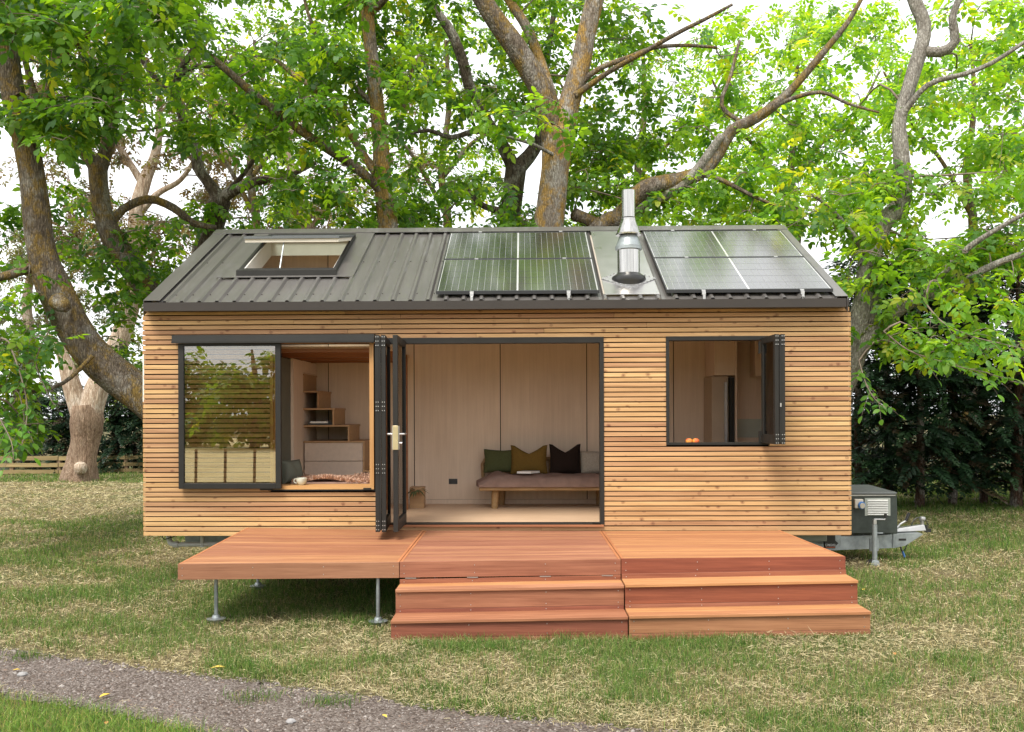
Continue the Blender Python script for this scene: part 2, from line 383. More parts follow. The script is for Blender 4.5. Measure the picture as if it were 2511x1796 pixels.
def path_sd(x, y):                          # signed distance to the path, negative inside (both edges as x = f(y) sorted lines)
    fx = np.interp(x, fe[:, 0], fe[:, 1]); nn = np.interp(x, ne[:, 0], ne[:, 1])
    return np.maximum(y - fx, nn - y)

# ------------------------------------------------------------------ the cabin
W, HT, DP = 8.1, 2.609, 2.43                # width, front wall height, depth
def Zl(z): return z + GZ
house = thing('tiny_house', 'tiny house clad in honey-coloured timber slats with dark metal lean-to roof', 'tiny house', (W / 2, DP / 2, GZ))
OPEN = [(1.465, 2.67, .529, 2.21), (2.695, 5.308, .127, 2.272), (6.017, 7.19, 1.031, 2.272)]

# front wall: studs-and-membrane backing round the openings
fw = MB()
def bk(x0, x1, z0, z1): fw.box(x0, x1, .048, .13, Zl(z0), Zl(z1))
bk(.03, 1.465, 0.005, HT); bk(1.465, 2.67, 0.005, .529); bk(1.465, 2.67, 2.21, HT); bk(2.67, 2.695, 0.005, HT)
bk(2.695, 5.308, 0.005, .127); bk(2.695, 5.308, 2.272, HT); bk(5.308, 6.017, 0.005, HT)
bk(6.017, 7.19, 0.005, 1.031); bk(6.017, 7.19, 2.272, HT); bk(7.19, W - .03, 0.005, HT)
wall = part('front_wall', fw, M['dark'], house)
NR = 46; PITCH = HT / NR; GAP = .0122
for r in range(NR):
    z0 = r * PITCH + random.uniform(-.0008, .0008); z1 = z0 + PITCH - GAP
    segs = [(0.0 + random.uniform(-.004, .004), W + random.uniform(-.004, .004))]
    for (a, b_, c, d) in OPEN:
        if z1 > c + .004 and z0 < d - .004:
            ns = []
            for (s, e) in segs:
                if a > s and b_ < e: ns += [(s, a), (b_, e)]
                else: ns.append((s, e))
            segs = ns
    out = []
    for (s, e) in segs:                     # butt joints in the long runs
        while e - s > 4.4:
            q = s + random.uniform(1.7, 4.0); out.append((s, q - .0015)); s = q + .0015
        out.append((s, e))
    for (s, e) in out:
        if e - s < .03: continue
        z1c = z1
        for (a, b_, c, d) in OPEN:          # trim rows that graze a sill or head
            if s < b_ and e > a and not (e <= a + .001 or s >= b_ - .001):
                if z0 < c < z1: z1c = min(z1c, c)
        dy = random.uniform(-.0025, .0025)
        part('slat', MB().box(s, e, dy, .0475, Zl(z0), Zl(z1c)), M['slat'], wall, bevel=.0014)

# side and rear cladding follow the lean-to profile
ROOF0, SLOPE = 2.682, 0.506
def rz(y): return ROOF0 + SLOPE * (y + .1)
for nm, xa, xb in (('left_wall', .002, .12), ('right_wall', W - .12, W - .002)):
    sw = MB()
    ya, yb = .05, DP - .02
    sw.hexa([(xa, ya, Zl(0.004)), (xb, ya, Zl(.004)), (xb, yb, Zl(.004)), (xa, yb, Zl(.004)), (xa, ya, Zl(rz(ya) - .19)), (xb, ya, Zl(rz(ya) - .19)), (xb, yb, Zl(rz(yb) - .19)), (xa, yb, Zl(rz(yb) - .19))])
    sw_o = part(nm, sw, M['dark'], house)
    cl = MB(); xo = (-.022, .001) if xa < 1 else (W - .001, W + .022)
    r = 0
    while r * PITCH < rz(DP) - .25:
        z0 = r * PITCH; y0 = .026
        top = z0 + PITCH - GAP
        y0 = max(.026, (top + .2 - ROOF0) / SLOPE - .1)
        if y0 < DP - .1: cl.box(xo[0], xo[1], y0, DP, Zl(z0), Zl(top))
        r += 1
    part('side_cladding', cl, M['slat_side'], sw_o, kind='stuff')
part('corner_trim', MB().box(-.022, -.004, .0255, .06, Zl(1.55), Zl(2.1)), M['white'], house)
rear = MB().box(.12, W - .12, DP - .12, DP - .02, Zl(.004), Zl(rz(DP - .12) - .2))
part('rear_wall', rear, M['dark'], house)

# lining: ply sheets with black shadow gaps on the rear wall
lining = part('wall_lining', MB().box(.125, W - .125, DP - .135, DP - .122, Zl(.142), Zl(rz(DP - .14) - .2)), M['dark'], house)
jx = [2.8662 - 1.2 * 2, 2.8662 - 1.2, 2.8662, 4.0662, 5.2662, 6.4662, 7.6662]
ed = [.125] + jx + [W - .125]
for k in range(len(ed) - 1):
    g0 = 0 if k == 0 else .006; g1 = 0 if k == len(ed) - 2 else .006
    if ed[k + 1] - ed[k] < .05: continue
    part('ply_sheet', MB().box(ed[k] + g0, ed[k + 1] - g1, DP - .15, DP - .1355, Zl(.205), Zl(rz(DP - .14) - .205)), M['ply'], lining)
part('skirting', MB().box(.126, W - .126, DP - .158, DP - .1355, Zl(.143), Zl(.202)), M['ply'], lining)
inl = MB()
inl.box(.121, .135, .135, DP - .16, Zl(.143), Zl(2.55)).box(W - .135, W - .121, .135, DP - .16, Zl(.143), Zl(2.55))
for (x0, x1, z0, z1) in ((.14, 1.465, .143, 2.5), (1.465, 2.67, .143, .52), (1.465, 2.67, 2.215, 2.5), (2.671, 2.694, .143, 2.5), (2.695, 5.308, 2.276, 2.5), (5.309, 6.016, .143, 2.5), (6.017, 7.19, .143, 1.026), (6.017, 7.19, 2.276, 2.5), (7.191, W - .14, .143, 2.5)):
    inl.box(x0, x1, .1305, .142, Zl(z0), Zl(z1))
part('inner_lining', inl, M['ply'], house)
fl = MB(); fl.box(.03, W - .03, .13, DP - .121, Zl(.01), Zl(.127))
y = .131
while y < DP - .17:
    fl.box(.14, W - .14, y, min(y + .138, DP - .16), Zl(.128), Zl(.142)); y += .14
part('floor', fl, M['plyx'], house)

# roof: insulated deck with a hole for the roof window, then rib-and-pan steel
SX0, SX1, SY0, SY1 = .93, 2.06, .72, 2.04
def rbox(mb, x0, x1, y0, y1, o0, o1):
    mb.hexa([(x0, y0, Zl(rz(y0) + o0)), (x1, y0, Zl(rz(y0) + o0)), (x1, y1, Zl(rz(y1) + o0)), (x0, y1, Zl(rz(y1) + o0)),
             (x0, y0, Zl(rz(y0) + o1)), (x1, y0, Zl(rz(y0) + o1)), (x1, y1, Zl(rz(y1) + o1)), (x0, y1, Zl(rz(y1) + o1))]); return mb
rd = MB()
for q in ((.002, SX0, .131, DP), (SX1, W - .002, .131, DP), (SX0, SX1, .131, SY0), (SX0, SX1, SY1, DP)): rbox(rd, *q, -.185, -.032)
roof = part('roof', rd, M['ceil'], house)
def rib_sheet(x0, x1, y0, y1, phase=.289):
    mb = MB(); prof = []                    # (x, height)
    xs = sorted({x0, x1} | {v for k in range(-3, 45) for c in [phase + k * .2013] for v in (c - .036, c - .014, c + .014, c + .036, c + .075, c + .083, c + .122, c + .130) if x0 < v < x1})
    def h(x):
        u = (x - phase + .10065) % .2013 - .10065
        if abs(u) <= .0141: return .030
        if abs(u) <= .0361: return .030 * (.036 - abs(u)) / .022
        return .003 if (.0749 < (x - phase) % .2013 < .0831 or .1219 < (x - phase) % .2013 < .1301) else 0
    for x in xs:
        for yy in (y0, y1): prof.append((x, yy, h(x)))
    b = len(mb.v)
    for (x, yy, hh) in prof: mb.v.append((x, yy, Zl(rz(yy) + hh - .002)))
    for (x, yy, hh) in prof: mb.v.append((x, yy, Zl(rz(yy) + hh - .005)))
    n = len(xs); o = 2 * n
    for k in range(n - 1):
        a = 2 * k; mb.f += [(a, a + 2, a + 3, a + 1), (o + a, o + a + 1, o + a + 3, o + a + 2), (a, o + a, o + a + 2, a + 2), (a + 1, a + 3, o + a + 3, o + a + 1)]
    mb.f += [(0, 1, o + 1, o), (2 * n - 2, o + 2 * n - 2, o + 2 * n - 1, 2 * n - 1)]
    return mb
for q in ((.18, .64, -.12, DP - .06), (.64, 2.325, -.12, .64), (2.325, 5.305, -.12, DP - .06), (5.305, 5.965, -.12, .0), (5.965, 7.93, -.12, DP - .06)):
    part('steel_sheet', rib_sheet(*q), M['roof'], roof)
# flat flashings: round the roof window, verge, ridge and behind the flue
for nm, q in (('flashing', (.642, SX0 - .03, .60, DP - .08)), ('flashing', (SX1 + .03, 2.323, .60, DP - .08)), ('flashing', (SX0 - .03, SX1 + .03, .60, SY0 - .03)), ('flashing', (SX0 - .03, SX1 + .03, SY1 + .03, DP - .08))):
    part(nm, rbox(MB(), *q, .031, .034), M['roof'], roof)
M['plate'] = pbr('flat_steel', (.62, .60, .58), .3, 1.0, .08, 1.6, .08, 2.2)
part('flue_flashing', rbox(MB(), 5.325, 5.945, -.02, DP - .07, .032, .036), M['plate'], roof)
for xa, xb in ((.05, .24), (7.90, W - .06)):
    v = MB(); rbox(v, xa, xb, -.125, DP - .02, .034, .038)
    xo = xa if xa < 1 else xb - .004
    rbox(v, xo, xo + .004, -.125, DP - .02, -.14, .0335); part('verge_flashing', v, M['roof'], roof)
rc = MB(); rbox(rc, -.0 + .045, W - .055, DP - .15, DP + .03, .040, .045); rc.box(.045, W - .055, DP + .031, DP + .035, Zl(rz(DP) - .1), Zl(rz(DP) + .055))
part('ridge_cap', rc, M['roof'], roof)
g = MB(); g.box(.085, 7.99, -.205, -.20, Zl(2.575), Zl(2.672)).box(.085, 7.99, -.1995, -.06, Zl(2.575), Zl(2.58)).box(.085, 7.99, -.06, -.055, Zl(2.575), Zl(2.665)).box(.08, .0845, -.205, -.055, Zl(2.575), Zl(2.672)).box(7.9905, 7.995, -.205, -.055, Zl(2.575), Zl(2.672))
part('gutter', g, M['gutter'], house)
part('soffit', MB().box(.02, W - .02, -.054, .1305, Zl(2.6105), Zl(2.69)), M['gutter'], house)
sc = MB()                                   # roof screws on the rib shoulders
for k in range(39):
    x = .289 + k * .2013 + .05
    for yy in (.12, 1.2):
        if (.64 < x < 2.33 and yy > .6) or 5.3 < x < 6.0 or x > 7.9: continue
        z = Zl(rz(yy)); sc.box(x - .006, x + .006, yy - .006, yy + .006, z - .002, z + .008)
part('roof_screws', sc, M['gutter'], roof, kind='stuff')

# roof window, sash propped open
sk = MB()
for q in ((SX0 - .035, SX0, SY0 - .035, SY1 + .035), (SX1, SX1 + .035, SY0 - .035, SY1 + .035)): rbox(sk, *q, -.03, .095)
rbox(sk, SX0 - .05, SX1 + .05, SY0 - .075, SY0 - .036, .035, .10); rbox(sk, SX0, SX1, SY0 - .035, SY0, -.03, .10); rbox(sk, SX0, SX1, SY1, SY1 + .035, -.03, .095)
skyl = part('roof_window', sk, M['black_alu'], house)
rv = MB()
for q in ((SX0 + .001, SX0 + .018, SY0 + .001, SY1 - .001), (SX1 - .018, SX1 - .001, SY0 + .001, SY1 - .001)): rbox(rv, *q, -.186, .07)
rbox(rv, SX0 + .0185, SX1 - .0185, SY0 + .001, SY0 + .018, -.186, .07); rbox(rv, SX0 + .0185, SX1 - .0185, SY1 - .018, SY1 - .001, -.186, .07)
part('reveal', rv, M['white'], skyl)
hy, hz, fy, fz = 2.06, 3.825, .95, 3.602      # hinge line and front lip of the sash
def sbox(mb, x0, x1, u0, u1, o0, o1):
    P = lambda u, o: (hy + (fy - hy) * u, Zl(hz + (fz - hz) * u + o))
    (ya, za), (yb, zb) = P(u1, 0), P(u0, 0)
    return mb.hexa([(x0, ya, za + o0), (x1, ya, za + o0), (x1, yb, zb + o0), (x0, yb, zb + o0), (x0, ya, za + o1), (x1, ya, za + o1), (x1, yb, zb + o1), (x0, yb, zb + o1)])
s1 = MB(); a0, a1 = SX0 - .03, SX1 + .02
for q in ((a0, a0 + .075, 0, 1), (a1 - .075, a1, 0, 1), (a0 + .075, a1 - .075, .94, 1), (a0 + .075, a1 - .075, 0, .06)): sbox(s1, *q, -.045, 0)
sash = part('sash', s1, M['ceil'], skyl)
s2 = MB()
for q in ((a0 - .01, a0 + .06, -.01, 1.02), (a1 - .06, a1 + .01, -.01, 1.02), (a0 + .06, a1 - .06, .95, 1.02), (a0 + .06, a1 - .06, -.01, .05)): sbox(s2, *q, .001, .03)
part('sash_cover', s2, M['boxlid'], skyl)
part('sash_pane', sbox(MB(), a0 + .06, a1 - .06, .05, .95, .006, .02), M['doorglass'], skyl)
part('winder_rod', MB().tube([(1.38, SY0 + .05, Zl(rz(SY0) + .06)), (1.38, 1.0, Zl(3.57))], .009, 6), M['galv'], skyl)

# solar panels: two stacked on each side of the flue, half-cut cells
def solar(x0, x1, y0, y1):
    o = .085
    f = MB(); rbox(f, x0, x1, y0, y0 + .012, o - .035, o); rbox(f, x0, x1, y1 - .012, y1, o - .035, o); rbox(f, x0, x0 + .014, y0 + .012, y1 - .012, o - .035, o); rbox(f, x1 - .014, x1, y0 + .012, y1 - .012, o - .035, o)
    p = part('solar_panel', f, M['solar_frame'], house)
    part('backsheet', rbox(MB(), x0 + .014, x1 - .014, y0 + .012, y1 - .012, o - .03, o - .006), M['solar_back'], p)
    c = MB(); xm = (x0 + x1) / 2; wc = (xm - .012 - (x0 + .022)) / 12; hc = (y1 - .02 - (y0 + .022)) / 5
    for hx in (x0 + .022, xm + .007):
        for a in range(12):
            for b_ in range(5):
                gy = .0085 if b_ == 2 else .0045
                xa, ya = hx + a * wc, y0 + .022 + b_ * hc
                rbox(c, xa + .0017, xa + wc - .0017, ya + gy * .6, ya + hc - gy * .6, o - .0058, o - .003)
    part('cell_grid', c, M['cell'], p, kind='stuff')
    return p
for x0, x1 in ((3.392, 5.262), (6.022, 7.905)):
    for y0, y1 in ((-.035, 1.038), (1.050, 2.105)): solar(x0, x1, y0, y1)
    for fx in (.22, .81):
        x = x0 + (x1 - x0) * fx
        for yy in (-.06, 1.044, 2.13):
            cm = MB(); rbox(cm, x - .022, x + .022, yy - .012, yy + .012, .082, .09)
            if yy < 0: rbox(cm, x - .02, x + .02, yy - .03, yy + .024, .05, .081); rbox(cm, x - .014, x + .014, yy - .045, yy + .01, .0, .049)
            part('panel_clamp', cm, M['alu'], house)
        part('mounting_rail', rbox(MB(), x - .018, x + .018, -.055, 2.14, .031, .0495), M['alu'], house)

# flue
fc = (5.645, .437, 0)
flue = part('flue', MB().lathe(fc, [(.133, Zl(2.95)), (.133, Zl(3.36))], 32), M['steel'], house, smooth=True)
part('rain_collar', MB().lathe(fc, [(.150, Zl(3.335)), (.158, Zl(3.34)), (.158, Zl(3.378)), (.150, Zl(3.382)), (.108, Zl(3.505)), (.06, Zl(3.51))], 32), M['galv'], flue, smooth=True)
part('cone_cowl', MB().lathe(fc, [(.10, Zl(3.514)), (.150, Zl(3.512)), (.152, Zl(3.528)), (.143, Zl(3.536)), (.086, Zl(3.692)), (.086, Zl(3.712))], 32), M['steel'], flue, smooth=True)
part('pipe_neck', MB().lathe(fc, [(.068, Zl(3.70)), (.068, Zl(3.73))], 24), M['gutter'], flue, smooth=True)
part('collar_neck', MB().lathe(fc, [(.095, Zl(3.49)), (.095, Zl(3.52))], 24), M['gutter'], flue, smooth=True)
part('upper_pipe', MB().lathe(fc, [(.074, Zl(3.722)), (.080, Zl(3.724)), (.079, Zl(4.045)), (.070, Zl(4.046)), (.070, Zl(3.9))], 32), M['steel'], flue, smooth=True)
part('rubber_boot', MB().lathe(fc, [(.19, Zl(2.90)), (.197, Zl(2.955)), (.205, Zl(2.99)), (.195, Zl(3.02)), (.16, Zl(3.04)), (.137, Zl(3.06)), (.131, Zl(3.061))], 32), M['rubber'], flue, smooth=True)
bp = MB(); cx, cy = 5.645, .437
ring = [(cx - .325, cy - .005), (cx, cy - .30), (cx + .325, cy - .005), (cx, cy + .30)]
bp.v += [(x, y_, Zl(rz(y_) + .038)) for x, y_ in ring] + [(x, y_, Zl(rz(y_) + .046)) for x, y_ in ring]
bp.f += [(3, 2, 1, 0), (4, 5, 6, 7)] + [(k, (k + 1) % 4, 4 + (k + 1) % 4, 4 + k) for k in range(4)]
part('base_plate', bp, M['alu'], flue)
bs = MB()
for k in range(4):
    p, q = np.array(ring[k]), np.array(ring[(k + 1) % 4])
    for u in (.05, .2, .35, .5, .65, .8, .95):
        c = (p * (1 - u) + q * u) * .97 + np.array([cx, cy]) * .03
        bs.box(c[0] - .008, c[0] + .008, c[1] - .008, c[1] + .008, Zl(rz(c[1]) + .047), Zl(rz(c[1]) + .056))
part('plate_screws', bs, M['steel'], flue, kind='stuff')

# sliding window: hood, sash slid over the slats, pine reveal
hd = MB().prism([(0, 0), (1, 0), (1, 1), (0, 1)], 0, 0) if False else MB()
hd.hexa([(.372, -.125, Zl(2.215)), (2.69, -.125, Zl(2.215)), (2.69, -.004, Zl(2.235)), (.372, -.004, Zl(2.235)), (.372, -.115, Zl(2.305)), (2.69, -.115, Zl(2.305)), (2.69, -.004, Zl(2.322)), (.372, -.004, Zl(2.322))])
hd.box(.372, 2.69, -.132, -.1255, Zl(2.213), Zl(2.232))
sw = part('sliding_window', hd, M['black_alu'], house)
f = MB(); x0, x1, z0, z1 = .432, 1.612, .548, 2.214
f.box(x0, x0 + .062, -.085, -.035, Zl(z0), Zl(z1)).box(x1 - .062, x1, -.085, -.035, Zl(z0), Zl(z1)).box(x0 + .062, x1 - .062, -.085, -.035, Zl(z0), Zl(z0 + .062)).box(x0 + .062, x1 - .062, -.085, -.035, Zl(z1 - .03), Zl(z1))
sf = part('sash_frame', f, M['black_alu'], sw, bevel=.003)
part('pane', MB().box(x0 + .062, x1 - .062, -.066, -.058, Zl(z0 + .062), Zl(z1 - .03)), M['glass'], sw)
pr = MB().box(2.618, 2.667, -.006, .16, Zl(.575), Zl(2.21)); pr.box(1.467, 1.50, -.002, .16, Zl(.575), Zl(2.21))
part('reveal', pr, M['pine'], sw)
part('sill', MB().box(1.467, 2.667, -.012, .30, Zl(.53), Zl(.574)), M['pinex'], sw)
part('sill_track', MB().box(1.45, 2.68, -.03, -.0125, Zl(.522), Zl(.534)), M['black_alu'], sw)
part('guide_block', MB().box(2.55, 2.64, -.05, -.0305, Zl(.528), Zl(.552)).box(1.36, 1.50, -.05, -.0305, Zl(.528), Zl(.546)), M['black_alu'], sw)

# bifold door: frame and three stacked leaves standing out from the wall
df = MB()
df.box(2.695, 5.308, -.012, .125, Zl(2.205), Zl(2.272)).box(5.262, 5.308, -.012, .125, Zl(.127), Zl(2.204)).box(2.695, 2.725, -.012, .125, Zl(.127), Zl(2.204)).box(2.726, 5.261, -.012, .125, Zl(.128), Zl(.140))
door = part('bifold_door', df, M['black_alu'], house, bevel=.002)
part('threshold', MB().box(2.696, 5.3, -.035, -.0125, Zl(.104), Zl(.126)), M['riser'], door)
def leaf(name, parent, xf, xb, yf, yb, z0, z1, th, stile, rail, hinge_z, side=0):
    d = np.array([xb - xf, yb - yf]); Ln = np.linalg.norm(d); d /= Ln; nrm = np.array([d[1], -d[0]])
    def ob(mb, u0, u1, v0, v1, za, zb):
        P = lambda u, v: (xf + d[0] * u + nrm[0] * v, yf + d[1] * u + nrm[1] * v)
        ring = [P(u0, v0), P(u0, v1), P(u1, v1), P(u1, v0)]
        mb.hexa([(*p, za) for p in ring] + [(*p, zb) for p in ring]); return mb
    f = MB(); h = th / 2
    ob(f, 0, stile, -h, h, z0, z1); ob(f, Ln - stile, Ln, -h, h, z0, z1); ob(f, stile, Ln - stile, -h, h, z0, z0 + rail); ob(f, stile, Ln - stile, -h, h, z1 - stile, z1)
    o = part(name, f, M['black_alu'], parent, bevel=.002)
    part('pane', ob(MB(), stile, Ln - stile, -.006, .006, z0 + rail, z1 - stile), M['doorglass'], o)
    for hzv in hinge_z:
        part('hinge', ob(MB(), -.004, 0, -h + .004, h - .004, hzv - .06, hzv + .06), M['black_alu'], o)
    if hinge_z:
        s = MB()
        for hzv in hinge_z:
            for dz in (-.045, 0, .045):
                for v in (-.011, .011): ob(s, -.0065, -.004, v - .0045, v + .0045, hzv + dz - .0045, hzv + dz + .0045)
        part('hinge_screws', s, M['alu'], o, kind='stuff')
    return o
HZ = [Zl(z) for z in (.22, .82, 1.48, 2.17)]
leaf('door_leaf', door, 2.842, 2.775, -.86, -.02, Zl(.150), Zl(2.235), .046, .075, .12, HZ)
leaf('door_leaf', door, 2.908, 2.84, -.86, -.02, Zl(.150), Zl(2.235), .046, .075, .12, HZ)
l3 = leaf('door_leaf', door, 3.033, 3.018, -.86, -.02, Zl(.150), Zl(2.235), .05, .075, .12, [])
lk = MB().box(3.005, 3.063, -.868, -.861, Zl(1.02), Zl(1.275)); part('lock_plate', lk, M['brass'], l3, bevel=.002)
hn = MB()
for sx in (-1, 1):
    hn.box(3.033 + sx * .03 - .008, 3.033 + sx * .03 + .008, -.84, -.80, Zl(1.02), Zl(1.27))
    hn.tube([(3.033 + sx * .035, -.82, Zl(1.185)), (3.033 + sx * .085, -.82, Zl(1.185)), (3.033 + sx * .09, -.70, Zl(1.185))], .011, 8)
hn.tube([(3.06, -.82, Zl(1.09)), (3.10, -.82, Zl(1.09))], .012, 8)
part('door_handle', hn, M['alu'], l3)
part('hinge_knuckle', MB().tube([(2.875, -.866, Zl(.17)), (2.875, -.866, Zl(2.22))], .009, 8), M['black_alu'], door)
part('floor_catch', MB().box(5.17, 5.258, -.03, .02, Zl(.141), Zl(.152)), M['black_alu'], door)

# bifold kitchen window: two leaves folded to the right
wf = MB()
wf.box(6.017, 7.19, -.012, .125, Zl(2.225), Zl(2.272)).box(6.017, 6.052, -.012, .125, Zl(1.031), Zl(2.2245)).box(7.155, 7.19, -.012, .125, Zl(1.031), Zl(2.2245)).box(6.0525, 7.1545, -.012, .125, Zl(1.031), Zl(1.058))
kw = part('bifold_window', wf, M['black_alu'], house, bevel=.002)
HW = [Zl(1.115), Zl(2.18)]
leaf('window_leaf', kw, 7.125, 7.115, -.57, -.02, Zl(1.055), Zl(2.245), .045, .07, .10, HW)
leaf('window_leaf', kw, 7.19, 7.185, -.57, -.02, Zl(1.055), Zl(2.245), .045, .07, .10, HW)
part('hinge_knuckle', MB().tube([(7.158, -.575, Zl(1.07)), (7.158, -.575, Zl(2.23))], .009, 8).box(7.065, 7.088, -.03, -.0, Zl(2.07), Zl(2.21)).box(7.065, 7.088, -.03, -.0, Zl(1.06), Zl(1.19)), M['black_alu'], kw)
part('window_catch', MB().box(7.152, 7.166, -.592, -.585, Zl(1.46), Zl(1.50)), M['alu'], kw)

# ------------------------------------------------------------------ inside
# loft floor on stained beams
lf = MB().box(.14, 2.80, .45, DP - .152, Zl(2.17), Zl(2.21)); loft = part('loft_floor', lf, M['ply'], house)
for yb in (.24, .75, 1.35, 1.95): part('loft_beam', MB().box(1.40, 2.80, yb, yb + .07, Zl(2.095 if yb > .3 else 2.13), Zl(2.169)), M['beam'], loft)
part('loft_post', MB().box(2.80, 2.865, 1.5, 1.57, Zl(.142), Zl(2.17)), M['beam'], loft)
# storage stair against the rear wall, open cubbies then drawers
stx = [1.50, 1.70, 1.90, 2.10, 2.30, 2.52]; stz = [1.93, 1.705, 1.477, 1.255, 1.045, .66]; yf, yb = 1.5, DP - .152
st = thing('storage_stair', 'plywood stair cupboard with open cubbies and drawers seen through sliding window', 'stair cupboard', (2.0, 1.9, Zl(.142)))
part('end_panel', MB().box(1.462, 1.498, .98, yb, Zl(.142), Zl(2.10)), M['ply'], st)
for k in range(6):
    xl = 1.499; xr = stx[k]; z = stz[k]
    part('tread', MB().box(xl, xr + .012, yf - .006, yb, Zl(z - .022), Zl(z)), M['plyedge'], st)
    zb = (stz[k + 1] if k < 5 else .142)
    part('riser', MB().box(xr - .018, xr, yf, yb, Zl(zb), Zl(z - .0225)), M['plyedge'], st)
part('top_face', MB().box(1.499, 1.5, yf, yb, Zl(1.94), Zl(1.945)), M['plyedge'], st)
for z0, z1 in ((.785, 1.018), (.53, .778), (.27, .524)): part('drawer', MB().box(1.515, 2.278, yf - .012, yf + .02, Zl(z0), Zl(z1)), M['drawer'], st, bevel=.002)
part('socket', MB().box(1.93, 2.04, yb - .012, yb - .002, Zl(1.10), Zl(1.17)), M['ink'], st)
# books in a cubby
bk1 = single('book', MB().box(1.555, 1.86, 1.54, 1.72, Zl(1.2555), Zl(1.278)), M['ink'], 'black covered book at the bottom of the pair in the stair cubby', 'book')
bk2 = thing('book', 'pale book lying on top of black book in stair cubby', 'book', (1.7, 1.6, Zl(1.279)))
part('cover', MB().box(1.575, 1.815, 1.53, 1.72, Zl(1.2785), Zl(1.281)).box(1.575, 1.815, 1.53, 1.72, Zl(1.3), Zl(1.303)), M['paper'], bk2)
part('pages', MB().box(1.58, 1.81, 1.535, 1.715, Zl(1.2812), Zl(1.2998)), M['white'], bk2)
# window seat: base, sage end panel, fleece, bolster, cup
ws = single('window_seat', MB().box(1.0, 2.66, .305, .95, Zl(.40), Zl(.555)).box(1.0, 2.66, .305, .93, Zl(.143), Zl(.399)), M['plyedge'], 'plywood window seat inside the open sliding window', 'seat', bevel=.004)
single('end_cupboard', MB().box(.95, 1.46, .32, 1.6, Zl(.56), Zl(2.09)), M['sage'], 'sage green cupboard side just inside the sliding window', 'cupboard')
def fleece():
    n = 5200; x = rng.uniform(1.63, 2.60, n); y_ = rng.uniform(.33, .82, n)
    ln = rng.uniform(.03, .075, n); a = rng.uniform(0, 6.28, n); lean = rng.uniform(.3, 1.4, n)
    z = Zl(.565) + .03 * np.sin(x * 7) * np.sin(y_ * 5) + .035
    p0 = np.stack([x, y_, z], 1); dr = np.stack([np.cos(a) * np.sin(lean), np.sin(a) * np.sin(lean) - .25, np.cos(lean)], 1)
    p1 = p0 + dr * ln[:, None]; p2 = p0 + dr * ln[:, None] * .55 + np.array([0, 0, .014])
    s = np.stack([-np.sin(a), np.cos(a), 0 * a], 1) * .004
    Vv = np.concatenate([p0 - s, p0 + s, p2 + s * 1.4, p2 - s * 1.4, p1]); i_ = np.arange(n)
    Ff = np.concatenate([np.stack([i_, i_ + n, i_ + 2 * n], 1), np.stack([i_, i_ + 2 * n, i_ + 3 * n], 1), np.stack([i_ + 3 * n, i_ + 2 * n, i_ + 4 * n], 1)])
    c = np.array([.62, .42, .31]) * rng.uniform(.8, 1.12, (n, 1)); c = np.tile(c, (5, 1))
    return Vv, Ff, c
fr_ = thing('sheepskin', 'shaggy blush sheepskin spread on the window seat', 'sheepskin', (2.1, .57, Zl(.56)))
part('hide', MB().box(1.62, 2.61, .32, .83, Zl(.5565), Zl(.592)), M['mattress'], fr_, bevel=.01)
trimesh('fleece', *fleece()[:2], M['fur'], fr_, col=np.tile(np.array([.62, .42, .31]) * np.random.default_rng(3).uniform(.8, 1.12, (5200, 1)), (5, 1)), kind='stuff')
def blob_cushion(name, mat, c, wd, ht, th, label, cat, karate=0.0, tilt=.25, yaw=0, wear=.0, n=18, group=None):
    mb = MB(); idx = {}
    for sgn in (1, -1):
        for i_ in range(n + 1):
            for j_ in range(n + 1):
                u, v_ = -1 + 2 * i_ / n, -1 + 2 * j_ / n
                edge = max(0.0, (1 - abs(u) ** 3.2)) ** .55 * max(0.0, (1 - abs(v_) ** 3.2)) ** .55
                pinch = 1 - .075 * (1 - u * u) * (abs(v_) ** 3) ; pin2 = 1 - .06 * (1 - v_ * v_) * abs(u) ** 3
                x = u * wd / 2 * pin2; z = v_ * ht / 2 * pinch
                if karate and v_ > 0: z -= karate * ht * max(0, 1 - abs(u) * 1.25) * v_ ** 1.6
                y_ = -sgn * th / 2 * edge * (1 - .3 * karate * max(0, v_) * (1 - abs(u)) * 3 if karate else 1) + .006 * math.sin(7 * u + 3 * v_) * edge
                idx[(sgn, i_, j_)] = len(mb.v); mb.v.append((x, y_, z))
    for sgn in (1, -1):
        for i_ in range(n):
            for j_ in range(n):
                q = [idx[(sgn, i_, j_)], idx[(sgn, i_ + 1, j_)], idx[(sgn, i_ + 1, j_ + 1)], idx[(sgn, i_, j_ + 1)]]
                mb.f.append(tuple(q if sgn > 0 else q[::-1]))
    Mx = Matrix.Translation(c) @ Matrix.Rotation(yaw, 4, 'Z') @ Matrix.Rotation(-tilt, 4, 'X')
    mb.v = [tuple(Mx @ Vector(p)) for p in mb.v]
    return single(name, mb, mat, label, cat, group, smooth=True)
blob_cushion('bolster_cushion', M['sage'], (1.56, .60, Zl(.70)), .30, .30, .2, 'round sage cushion leaning at the end of the window seat', 'cushion', tilt=.2, yaw=.9)
cup = thing('tea_cup', 'pale glazed tea cup with handle on the window sill', 'cup', (1.80, .12, Zl(.5745)))
part('bowl', MB().lathe((1.80, .12, Zl(.5745)), [(.03, 0), (.034, .004), (.052, .025), (.062, .055), (.065, .082), (.060, .083), (.055, .055), (.03, .012)], 28), M['cup'], cup, smooth=True)
ha = [(1.745 - .034 * math.sin(a), .12, Zl(.622 + .026 * math.cos(a))) for a in np.linspace(.1, math.pi - .1, 9)]
part('handle', MB().tube(ha, .006, 8), M['cup'], cup, smooth=True)

